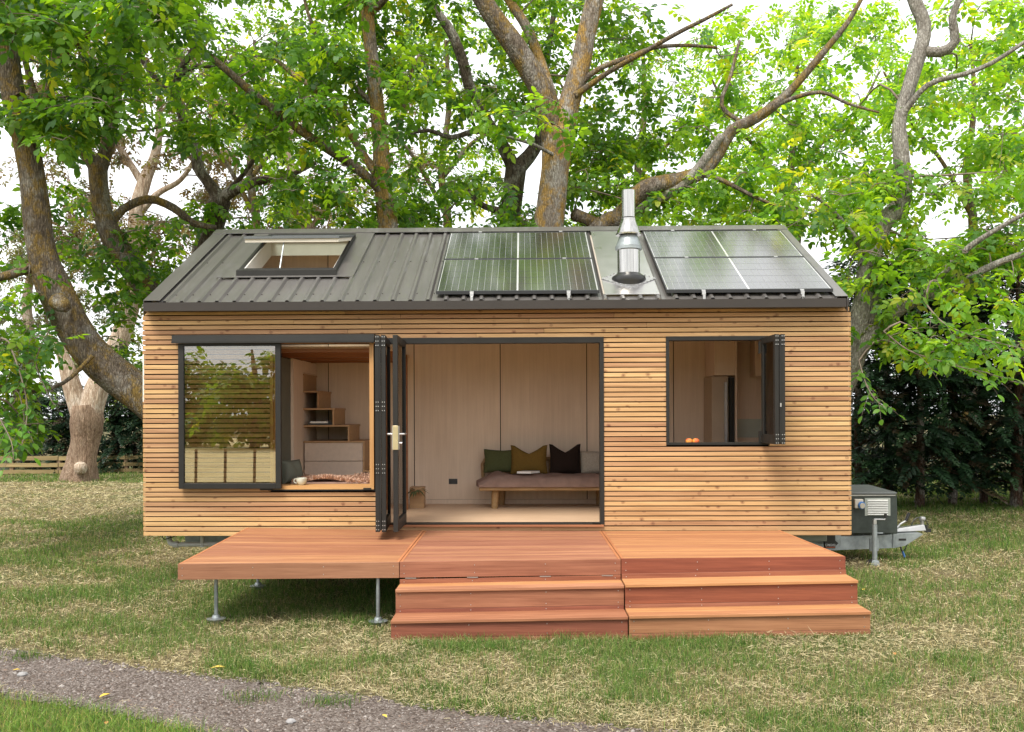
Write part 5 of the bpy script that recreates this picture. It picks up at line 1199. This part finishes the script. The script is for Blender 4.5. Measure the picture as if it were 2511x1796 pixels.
# conifers: dark screen on the right, clipped dark hedge far left
def spray(r_):
    vs = []
    for k in range(8):
        x = .12 + .80 * k / 7
        for sgn in (-1, 1):
            d = np.array([.75, sgn * (.85 - .45 * x), -.10 + r_.normal(0, .12)]); vs.append(leaflet(np.array([x, 0, -.22 * x * x]), d, np.array([0, r_.normal(0, .2), 1.]), .36 * (1.1 - .75 * x), .085))
    vs.append(leaflet(np.array([.9, 0, -.18]), np.array([1, 0, -.35]), np.array([0., 0, 1]), .2, .07)); return np.concatenate(vs)
SPR = [spray(np.random.default_rng(k)) for k in range(4)]
def conifer(px, Y, top, r0, low, nf, label, group, dark=1.0, size=(.4, .7), tr=.09):
    bx_, by_, bz_ = base_at(px, Y); t_ = thing('conifer', label, 'conifer', (bx_, by_, bz_), group)
    P, Rr = smooth_line([(bx_, by_, -.1), (bx_ + rng.normal(0, .04), by_, top * .4), (bx_ + rng.normal(0, .06), by_, top * .97)], [tr, tr * .7, .015], .3); trimesh('trunk', *woody(P, Rr, 10, .08, int(abs(px))), M['conifer_bark'], t_, smooth=True)
    z = low + (top - low) * rng.uniform(0, 1, nf) ** .95; a = rng.uniform(0, 6.283, nf); rad = r0 * (1 - ((z - low) / (top - low + .01)) ** 1.6 * .75); q = rad * rng.uniform(.15, 1, nf) ** .6
    O = np.stack([bx_ + np.cos(a) * q, by_ + np.sin(a) * q, z], 1); D = np.stack([np.cos(a) + rng.normal(0, .35, nf), np.sin(a) + rng.normal(0, .35, nf), rng.normal(-.18, .22, nf)], 1)
    U = np.tile([0, 0, 1.], (nf, 1)) + rng.normal(0, .3, (nf, 3)); C = np.array([(.020, .052, .024), (.026, .066, .028), (.014, .036, .018), (.034, .078, .03), (.055, .038, .02)])[rng.choice(5, nf, p=(.3, .27, .25, .1, .08))] * dark
    v_, f_, c_ = place_leaves(O, D, U, rng.uniform(*size, nf), C, SPR, 6, LF, .2); trimesh('crown', v_, f_, M['needle'], t_, col=c_, kind='stuff')
    lst = []                                # dead side branches
    for k in range(18):
        zz = rng.uniform(.5, top * .8); aa = rng.uniform(0, 6.28); o = np.array([bx_, by_, zz]); e = o + np.array([math.cos(aa), math.sin(aa), -.1]) * r0 * rng.uniform(.5, .9); Q, Qr = smooth_line([o, (o + e) / 2 + np.array([0, 0, .06]), e], [.014, .009, .004], .3); lst.append(woody(Q, Qr, 4, 0, k))
    trimesh('dead_branches', *merge(lst), M['conifer_bark'], t_, smooth=True, kind='stuff'); return len(f_)
ord_ = ['first', 'second', 'third', 'fourth', 'fifth', 'sixth', 'seventh', 'eighth', 'ninth']
for k, px in enumerate((1905, 1972, 2040, 2111, 2180, 2252, 2335, 2425, 2530)):
    NL += conifer(px, 8.0 + .5 * math.sin(k * 2.1), 5.0 + .5 * math.sin(k * 1.7), .98, .5, 500, 'dark cypress in the screen behind the drawbar, %s from the cabin' % ord_[k], 'dark cypresses on the right', .68, tr=.13 if k == 5 else .09)
for k, px in enumerate((75, 118, 165, 215, 258, 300, 345, 400)):
    NL += conifer(px, 20.8 + .2 * math.sin(k * 3), 2.75 + .3 * math.sin(k * 2.3), .95, .15, 230, 'clipped cypress in the low dark hedge, %s from the left' % ord_[k], 'clipped dark hedge behind the fence', .62, (.45, .75), .07)
for k, px in enumerate((-160, -60, 1860, 2020, 2180, 2340)):      # mixed bushes further back close the view
    NL += conifer(px, 27 if px < 1000 else 15 + (k % 2) * 1.5, 3.6 if px < 1000 else 3.4, 1.7, .1, 170, ['far dark bush beyond the fence at the very left edge', 'far dark bush beyond the rail fence, right of the edge one', 'green bush behind the cypress screen next to the cabin', 'green bush behind the cypress screen, second from the cabin', 'green bush behind the cypress screen, third from the cabin', 'green bush behind the cypress screen at the right edge'][k], 'bushes behind the screens', 2.2, (.6, .95))

# rail fence far left
FY = 19.4
fn = thing('rail_fence', 'weathered three-rail timber fence along the far left of the lawn', 'fence', (*base_at(80, FY)[:2], 0))
def fx(px): return float(at(px, 1020, FY)[0])
for a_, b_ in ((-330, -80), (-78, 129), (131, 152)):
    for z, h in ((.50, .13), (.28, .12), (.07, .12)):
        z += random.uniform(-.012, .012)
        part('rail', MB().hexa([(fx(a_), FY - .03, z - h / 2), (fx(b_), FY - .03, z - h / 2), (fx(b_), FY, z - h / 2), (fx(a_), FY, z - h / 2), (fx(a_), FY - .03, z + h / 2), (fx(b_), FY - .03, z + h / 2 + .01), (fx(b_), FY, z + h / 2 + .01), (fx(a_), FY, z + h / 2)]), M['fence'], fn)
for px in (-210, -79, 25, 130): part('post', MB().box(fx(px) - .06, fx(px) + .06, FY + .001, FY + .12, -.1, .56), M['post'], fn)
fn2 = thing('rail_fence', 'shaded run of timber rail fence behind the pale gum trunk', 'fence', (fx(200), FY + .6, 0))
for z in (.50, .28, .07):
    for a_, b_ in ((154, 205), (206, 262), (263, 330)): part('rail', MB().box(fx(a_), fx(b_), FY + .55, FY + .58, z - .06, z + .06), M['fence'], fn2)
for px in (153, 205, 262): part('post', MB().box(fx(px) - .06, fx(px) + .06, FY + .581, FY + .70, -.1, .56), M['post'], fn2)

# paddock behind the viewer, mirrored in the sliding window
m, t, b, n, l = newmat('dry_paddock')
v = coords(t, (1, 1, 1), False); l(ramp(t, noise(t, v, 1.2, 9, .7), [(.3, (.46, .36, .16)), (.5, (.66, .54, .27)), (.7, (.74, .63, .35))]), b.inputs['Base Color']); b.inputs['Roughness'].default_value = .95; M['paddock'] = m
mb = MB(); mb.v = [(-60, -60, .075), (60, -60, .075), (60, -14.6, .075), (-60, -14.6, .075)]; mb.f = [(0, 1, 2, 3)]
part('paddock', mb, M['paddock'], None, kind='structure')
pf = thing('post_fence', 'wire fence of thin timber posts mirrored in the sliding window pane', 'fence', (0, -14.0, 0))
for k in range(22):
    x = -8.2 + k * .78; wpx = .06 if k % 4 else .13
    part('post', MB().hexa([(x - wpx / 2, -14.04, -.05), (x + wpx / 2, -14.04, -.05), (x + wpx / 2, -13.98, -.05), (x - wpx / 2, -13.98, -.05), (x - wpx / 2 + .02, -14.04, 1.0), (x + wpx / 2 + .02, -14.04, 1.0), (x + wpx / 2 + .02, -13.98, 1.0), (x - wpx / 2 + .02, -13.98, 1.0)]), M['post'], pf)
for k in range(5): part('wire', MB().tube([(-8.3, -14.05, .2 + .18 * k), (8.3, -14.05, .2 + .18 * k)], .004, 5), M['galv'], pf)
for k, x in enumerate((-30, -22.5, -16, -10, -3.5, 4, 12, 21)):
    Y = -40 + 3 * math.sin(k * 2.2); hgt = 7.5 + 2.2 * math.sin(k * 1.9)
    t_ = Tree('paddock_tree', 'broad tree across the paddock behind the viewer, %s along the row' % ord_[k], 'tree', (x, Y, 0), M['bark'], Y, (3, 3, 2, 1, 3, .3), 'trees across the paddock')
    P, Rr = smooth_line([(x, Y, -.1), (x + .2, Y, hgt * .4), (x - .1, Y, hgt * .85)], [.3, .22, .06], .5); trimesh('trunk', *woody(P, Rr, 10, .08, k), M['bark'], t_.o, smooth=True); t_.nodes = [(P[i_], Rr[i_]) for i_ in range(1, len(P))]
    for _ in range(20):
        d_ = rng.normal(0, 1, 3); d_ /= np.linalg.norm(d_); c = np.array([x, Y, hgt * .5]) + d_ * np.array([3.4, 2.5, hgt * .47]) * rng.uniform(.3, 1); t_.clump(c, 1.3, 46, .2, (.75, 1.05))
    NL += t_.finish()

# ------------------------------------------------------------------ grass, straw, gravel
def vnoise(x, y, s, seed):
    g_ = np.random.default_rng(seed).random((256, 256)); x = x / s + 400; y = y / s + 400; xi, yi = np.floor(x).astype(int), np.floor(y).astype(int); u, v_ = x - xi, y - yi; u, v_ = u * u * (3 - 2 * u), v_ * v_ * (3 - 2 * v_)
    q = lambda a, b: g_[a % 256, b % 256]
    return (q(xi, yi) * (1 - u) + q(xi + 1, yi) * u) * (1 - v_) + (q(xi, yi + 1) * (1 - u) + q(xi + 1, yi + 1) * u) * v_
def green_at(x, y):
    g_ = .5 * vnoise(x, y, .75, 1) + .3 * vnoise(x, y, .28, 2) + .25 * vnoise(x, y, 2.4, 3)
    g_ += .12 * np.exp(-((x + 1.2) / 2.2) ** 2 - ((y - 1.2) / 2.2) ** 2) + .03 * np.clip((x - 6) / 4, 0, 1)  # first term: shaded lawn at the left, put in as a greener patch
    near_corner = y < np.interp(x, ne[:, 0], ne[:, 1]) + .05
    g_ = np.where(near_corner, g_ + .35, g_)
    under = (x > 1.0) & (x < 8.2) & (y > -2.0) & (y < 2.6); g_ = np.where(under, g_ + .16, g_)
    far_dry_sunlit = (x < 3) & (y > 8) & (y < 16); g_ = np.where(far_dry_sunlit, g_ - .25, g_)  # pale cut hay; also paints the far-left sunlit patch into the lawn
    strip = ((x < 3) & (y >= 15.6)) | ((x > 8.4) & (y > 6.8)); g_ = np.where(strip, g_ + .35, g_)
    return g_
def scatter(n, ref=6.2, pw=2.0, ymax=21.0):
    xs, ys = [], []; tot = 0
    while tot < n:
        x = rng.uniform(-12, 19, 400000); y = rng.uniform(-5.6, ymax, 400000); d_ = np.hypot(x - CAM[0], y - CAM[1])
        keep = rng.random(400000) < np.minimum(1, (ref / d_) ** pw); u = (x - CAM[0]) / (y - CAM[1]) + YAW
        keep &= (np.abs(u) < .60); keep &= ~((x > 2.0) & (x < 6.5) & (y > .5)) ; keep &= ~((x > 0) & (x < 8.1) & (y > 3.0) & (y < 30))
        xs.append(x[keep]); ys.append(y[keep]); tot += keep.sum()
    return np.concatenate(xs)[:n], np.concatenate(ys)[:n]
def blades(x, y, h, wd, lean, col, bend=.5):
    n = len(x); a = rng.uniform(0, 6.283, n); z = gh(x, y) - .004; p0 = np.stack([x, y, z], 1)
    la = rng.uniform(0, 6.283, n); ld = np.stack([np.cos(la), np.sin(la), 0 * la], 1) * np.sin(lean)[:, None]; up = np.array([0, 0, 1.]) * np.cos(lean)[:, None]
    s = np.stack([np.cos(a), np.sin(a), 0 * a], 1) * wd[:, None] / 2
    p1 = p0 + (up + ld * .7) * h[:, None] * .55; p2 = p0 + (up * (1 - .35 * bend) + ld * (1 + bend)) * h[:, None]
    V_ = np.concatenate([p0 - s, p0 + s, p1 + s * .8, p1 - s * .8, p2]); i_ = np.arange(n)
    F_ = np.concatenate([np.stack([i_, i_ + n, i_ + 2 * n], 1), np.stack([i_, i_ + 2 * n, i_ + 3 * n], 1), np.stack([i_ + 3 * n, i_ + 2 * n, i_ + 4 * n], 1)])
    return V_, F_, np.tile(col, (5, 1))
n = 340000
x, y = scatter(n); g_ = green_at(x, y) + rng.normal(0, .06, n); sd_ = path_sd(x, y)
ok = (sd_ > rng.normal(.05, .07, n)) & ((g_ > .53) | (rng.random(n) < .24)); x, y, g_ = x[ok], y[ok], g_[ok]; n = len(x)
d_ = np.hypot(x - CAM[0], y - CAM[1]); tall = np.clip((g_ - .45) / .3, 0, 1)
h = rng.uniform(.025, .065, n) + .075 * tall * rng.uniform(.3, 1.2, n); wd = .0031 * np.maximum(1, d_ / 7.5) * rng.uniform(.7, 1.4, n)
gc = np.array([(.10, .195, .040), (.145, .245, .050), (.060, .135, .032), (.21, .27, .08), (.28, .26, .11)])[rng.choice(5, n, p=(.3, .27, .2, .15, .08))]
dc = np.array([(.36, .29, .14), (.46, .38, .20), (.28, .22, .11), (.20, .19, .08)])[rng.choice(4, n)]
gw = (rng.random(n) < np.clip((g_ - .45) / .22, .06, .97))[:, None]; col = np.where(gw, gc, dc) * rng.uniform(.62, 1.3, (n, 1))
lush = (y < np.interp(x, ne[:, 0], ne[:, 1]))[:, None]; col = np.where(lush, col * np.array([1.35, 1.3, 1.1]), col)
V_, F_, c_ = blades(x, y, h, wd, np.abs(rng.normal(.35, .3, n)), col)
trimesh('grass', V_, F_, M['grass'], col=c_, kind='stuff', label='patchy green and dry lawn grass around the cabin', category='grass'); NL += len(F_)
# mown straw lying on top
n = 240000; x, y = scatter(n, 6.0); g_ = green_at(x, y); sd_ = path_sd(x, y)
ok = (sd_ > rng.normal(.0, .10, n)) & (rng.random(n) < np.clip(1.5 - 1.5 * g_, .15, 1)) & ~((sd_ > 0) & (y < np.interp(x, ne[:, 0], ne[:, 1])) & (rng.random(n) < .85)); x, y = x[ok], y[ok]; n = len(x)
d_ = np.hypot(x - CAM[0], y - CAM[1]); a = rng.uniform(0, 6.283, n); ln = rng.uniform(.02, .075, n) * np.maximum(1, d_ / 12); wd = .0023 * np.maximum(1, d_ / 7); e = rng.normal(0, .28, n)
p0 = np.stack([x, y, gh(x, y) + rng.uniform(.004, .034, n)], 1); dd = np.stack([np.cos(a), np.sin(a), e], 1) * ln[:, None]; s = np.stack([-np.sin(a), np.cos(a), rng.normal(0, .5, n)], 1) * wd[:, None] / 2
mid = p0 + dd * .5 + np.stack([-np.sin(a), np.cos(a), np.abs(rng.normal(0, .3, n))], 1) * (ln * rng.normal(0, .16, n))[:, None]
V_ = np.concatenate([p0 - s, p0 + s, mid + s, mid - s, p0 + dd]); i_ = np.arange(n)
F_ = np.concatenate([np.stack([i_, i_ + n, i_ + 2 * n], 1), np.stack([i_, i_ + 2 * n, i_ + 3 * n], 1), np.stack([i_ + 3 * n, i_ + 2 * n, i_ + 4 * n], 1)])
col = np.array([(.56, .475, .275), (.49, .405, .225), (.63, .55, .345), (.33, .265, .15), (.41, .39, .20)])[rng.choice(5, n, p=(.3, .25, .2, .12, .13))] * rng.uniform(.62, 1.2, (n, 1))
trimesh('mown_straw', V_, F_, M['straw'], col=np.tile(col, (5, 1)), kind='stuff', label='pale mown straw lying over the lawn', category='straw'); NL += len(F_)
# tufts of longer grass along the steps, the path and under the deck
tx, ty = [], []
def tuft(px, py, k, spread=.10):
    p = on_ground(px, py); tx.append(rng.normal(p[0], spread, k)); ty.append(rng.normal(p[1], spread * .6, k))
for px, py in ((1480, 1425), (1530, 1432), (1590, 1428), (1700, 1420), (1760, 1416), (1840, 1408), (1450, 1440), (1650, 1440), (930, 1432), (1000, 1440), (1100, 1436), (820, 1385), (790, 1380), (760, 1372), (640, 1345), (700, 1350), (560, 1340), (870, 1470), (520, 1475), (900, 1500), (980, 1540), (620, 1500), (1010, 1570), (1180, 1590), (1560, 1590), (1700, 1600), (1300, 1560), (2000, 1380), (2150, 1350), (2230, 1440), (2100, 1480), (1900, 1600), (2200, 1600), (60, 1455), (150, 1430), (560, 1550), (730, 1568), (350, 1350), (60, 1330), (300, 1400)): tuft(px, py, 170)
for _ in range(60): q = rng.uniform(-.5, 1.05); tx.append(rng.normal(1.6 + q * 1.6, .12, 50)); ty.append(rng.normal(rng.uniform(-1.8, -.2), .1, 50))
for _ in range(70): tx.append(rng.normal(rng.uniform(3.3, 7.35), .07, 28)); ty.append(rng.normal(-2.86, .05, 28))
cx_, cy_ = scatter(1100, 6.2, 1.6, 9.0)
for a_, b_ in zip(cx_, cy_):
    if path_sd(a_, b_) > .08: k_ = int(rng.integers(12, 34)); tx.append(rng.normal(a_, .035, k_)); ty.append(rng.normal(b_, .03, k_))
x, y = np.concatenate(tx), np.concatenate(ty); ok = ~((x > 3.24) & (x < 7.31) & (y > -2.84) & (y < -2.0)); x, y = x[ok], y[ok]; n = len(x); h = rng.uniform(.05, .14, n); h = np.where((x > 3.2) & (x < 7.4) & (y < -2.75) & (y > -3.0), h * .55, h)
gc = np.array([(.075, .155, .028), (.11, .20, .035), (.05, .11, .025), (.17, .23, .06), (.40, .34, .17)])[rng.choice(5, n, p=(.3, .26, .2, .12, .12))] * rng.uniform(.6, 1.35, (n, 1))
V_, F_, c_ = blades(x, y, h, np.full(n, .0042), np.abs(rng.normal(.4, .28, n)), gc, .8)
trimesh('grass_tufts', V_, F_, M['grass'], col=c_, kind='stuff', label='longer green grass tufts along steps and path', category='grass'); NL += len(F_)

# gravel stones
n = 18000; u = rng.uniform(.10, .90, n) ; k_ = (u * 159).astype(int); q = rng.uniform(-.02, 1.02, n); p = fe[k_] * (1 - q)[:, None] + ne[k_] * q[:, None] + rng.normal(0, .03, (n, 2)); sz_ = rng.uniform(.004, .011, n) + (rng.random(n) < .06) * rng.uniform(.003, .012, n)
octv = np.array([(1, 0, 0), (0, 1, 0), (-1, 0, 0), (0, -1, 0), (0, 0, 1), (0, 0, -1.)]); octf = np.array([(0, 1, 4), (1, 2, 4), (2, 3, 4), (3, 0, 4), (1, 0, 5), (2, 1, 5), (3, 2, 5), (0, 3, 5)])
vv = octv[None] * (1 + rng.normal(0, .22, (n, 6, 1))); a = rng.uniform(0, 6.28, n); ca, sa = np.cos(a)[:, None], np.sin(a)[:, None]
vv = np.stack([vv[..., 0] * ca - vv[..., 1] * sa, vv[..., 0] * sa + vv[..., 1] * ca, vv[..., 2] * rng.uniform(.45, .8, (n, 1))], -1) * sz_[:, None, None]
vv[..., 2] += rng.normal(0, .25, (n, 1)) * vv[..., 0]
vv += np.concatenate([p, (gh(p[:, 0], p[:, 1]) + .012)[:, None]], 1)[:, None]
col = np.array([(.15, .125, .11), (.20, .172, .155), (.11, .087, .075), (.26, .232, .212), (.165, .12, .095)])[rng.choice(5, n, p=(.32, .28, .2, .1, .1))] * rng.uniform(.8, 1.2, (n, 1))
F_ = (octf[None] + 6 * np.arange(n)[:, None, None]).reshape(-1, 3)
trimesh('gravel', vv.reshape(-1, 3), F_, M['stone'], col=np.repeat(col, 6, 0), kind='stuff', label='loose grey-brown gravel on the path', category='gravel'); NL += len(F_)
for k, (px, py, s_, lb) in enumerate(((50, 1492, .035, 'round grey stone on the gravel path near the left edge'), (645, 1606, .03, 'flat grey stone on the gravel path near the bottom edge'))):
    p = on_ground(px, py); mb = MB(); mb.lathe((p[0], p[1], float(gh(p[0], p[1])) + .01), [(.3 * s_, -.2 * s_), (.9 * s_, .05 * s_), (s_, .35 * s_), (.75 * s_, .7 * s_), (.25 * s_, .85 * s_)], 12)
    mb.v = [(x_ + .15 * s_ * math.sin(9 * y_ / s_), y_ + .1 * s_ * math.cos(7 * x_ / s_), z_) for x_, y_, z_ in mb.v]; single('stone', mb, pbr('pebble_%d' % k, (.25, .24, .235), .9, 0, .2, 30), lb, 'stone', smooth=True)
M['yellow_leaf'] = pbr('yellow_leaf', (.58, .40, .06), .6, 0, .2, 20); M['rust_leaf'] = pbr('rust_leaf', (.42, .20, .06), .6, 0, .2, 20)
for px, py, s_, rot, mt_, lb in ((27, 1485, .06, .3, 'yellow_leaf', 'small yellow fallen leaf beside the round grey stone'), (220, 1544, .09, 1.0, 'yellow_leaf', 'curled yellow fallen leaf in the middle of the gravel path'), (466, 1484, .12, .1, 'yellow_leaf', 'long yellow fallen leaf on straw at the far path edge'), (858, 1604, .06, 2.2, 'yellow_leaf', 'pale yellow fallen leaf on gravel at the bottom edge'), (235, 1605, .06, 1.9, 'rust_leaf', 'rust brown fallen leaf on the bright corner grass'), (1912, 1326, .07, .5, 'yellow_leaf', 'yellow fallen leaf in the grass right of the steps'), (1985, 1478, .07, 1.3, 'rust_leaf', 'rust brown curled leaf on the lawn at lower right')):
    p = on_ground(px, py); mb = MB(); me_ = [(0, .02), (.2, .6), (.5, 1), (.8, .6), (1, .02)]
    for u, w_ in me_: mb.v += [(u, -w_ * .22, .10 * w_ + .05 * u), (u, 0, .02), (u, w_ * .22, .13 * w_)]
    for i_ in range(4): a = 3 * i_; mb.f += [(a, a + 3, a + 4, a + 1), (a + 1, a + 4, a + 5, a + 2)]
    Mx = Matrix.Translation((p[0], p[1], float(gh(p[0], p[1])) + .03)) @ Matrix.Rotation(rot, 4, 'Z') @ Matrix.Scale(s_, 4); mb.v = [tuple(Mx @ Vector(q)) for q in mb.v]
    single('fallen_leaf', mb, M[mt_], lb, 'leaf', 'fallen leaves', smooth=True)
print('TRIS', NL)
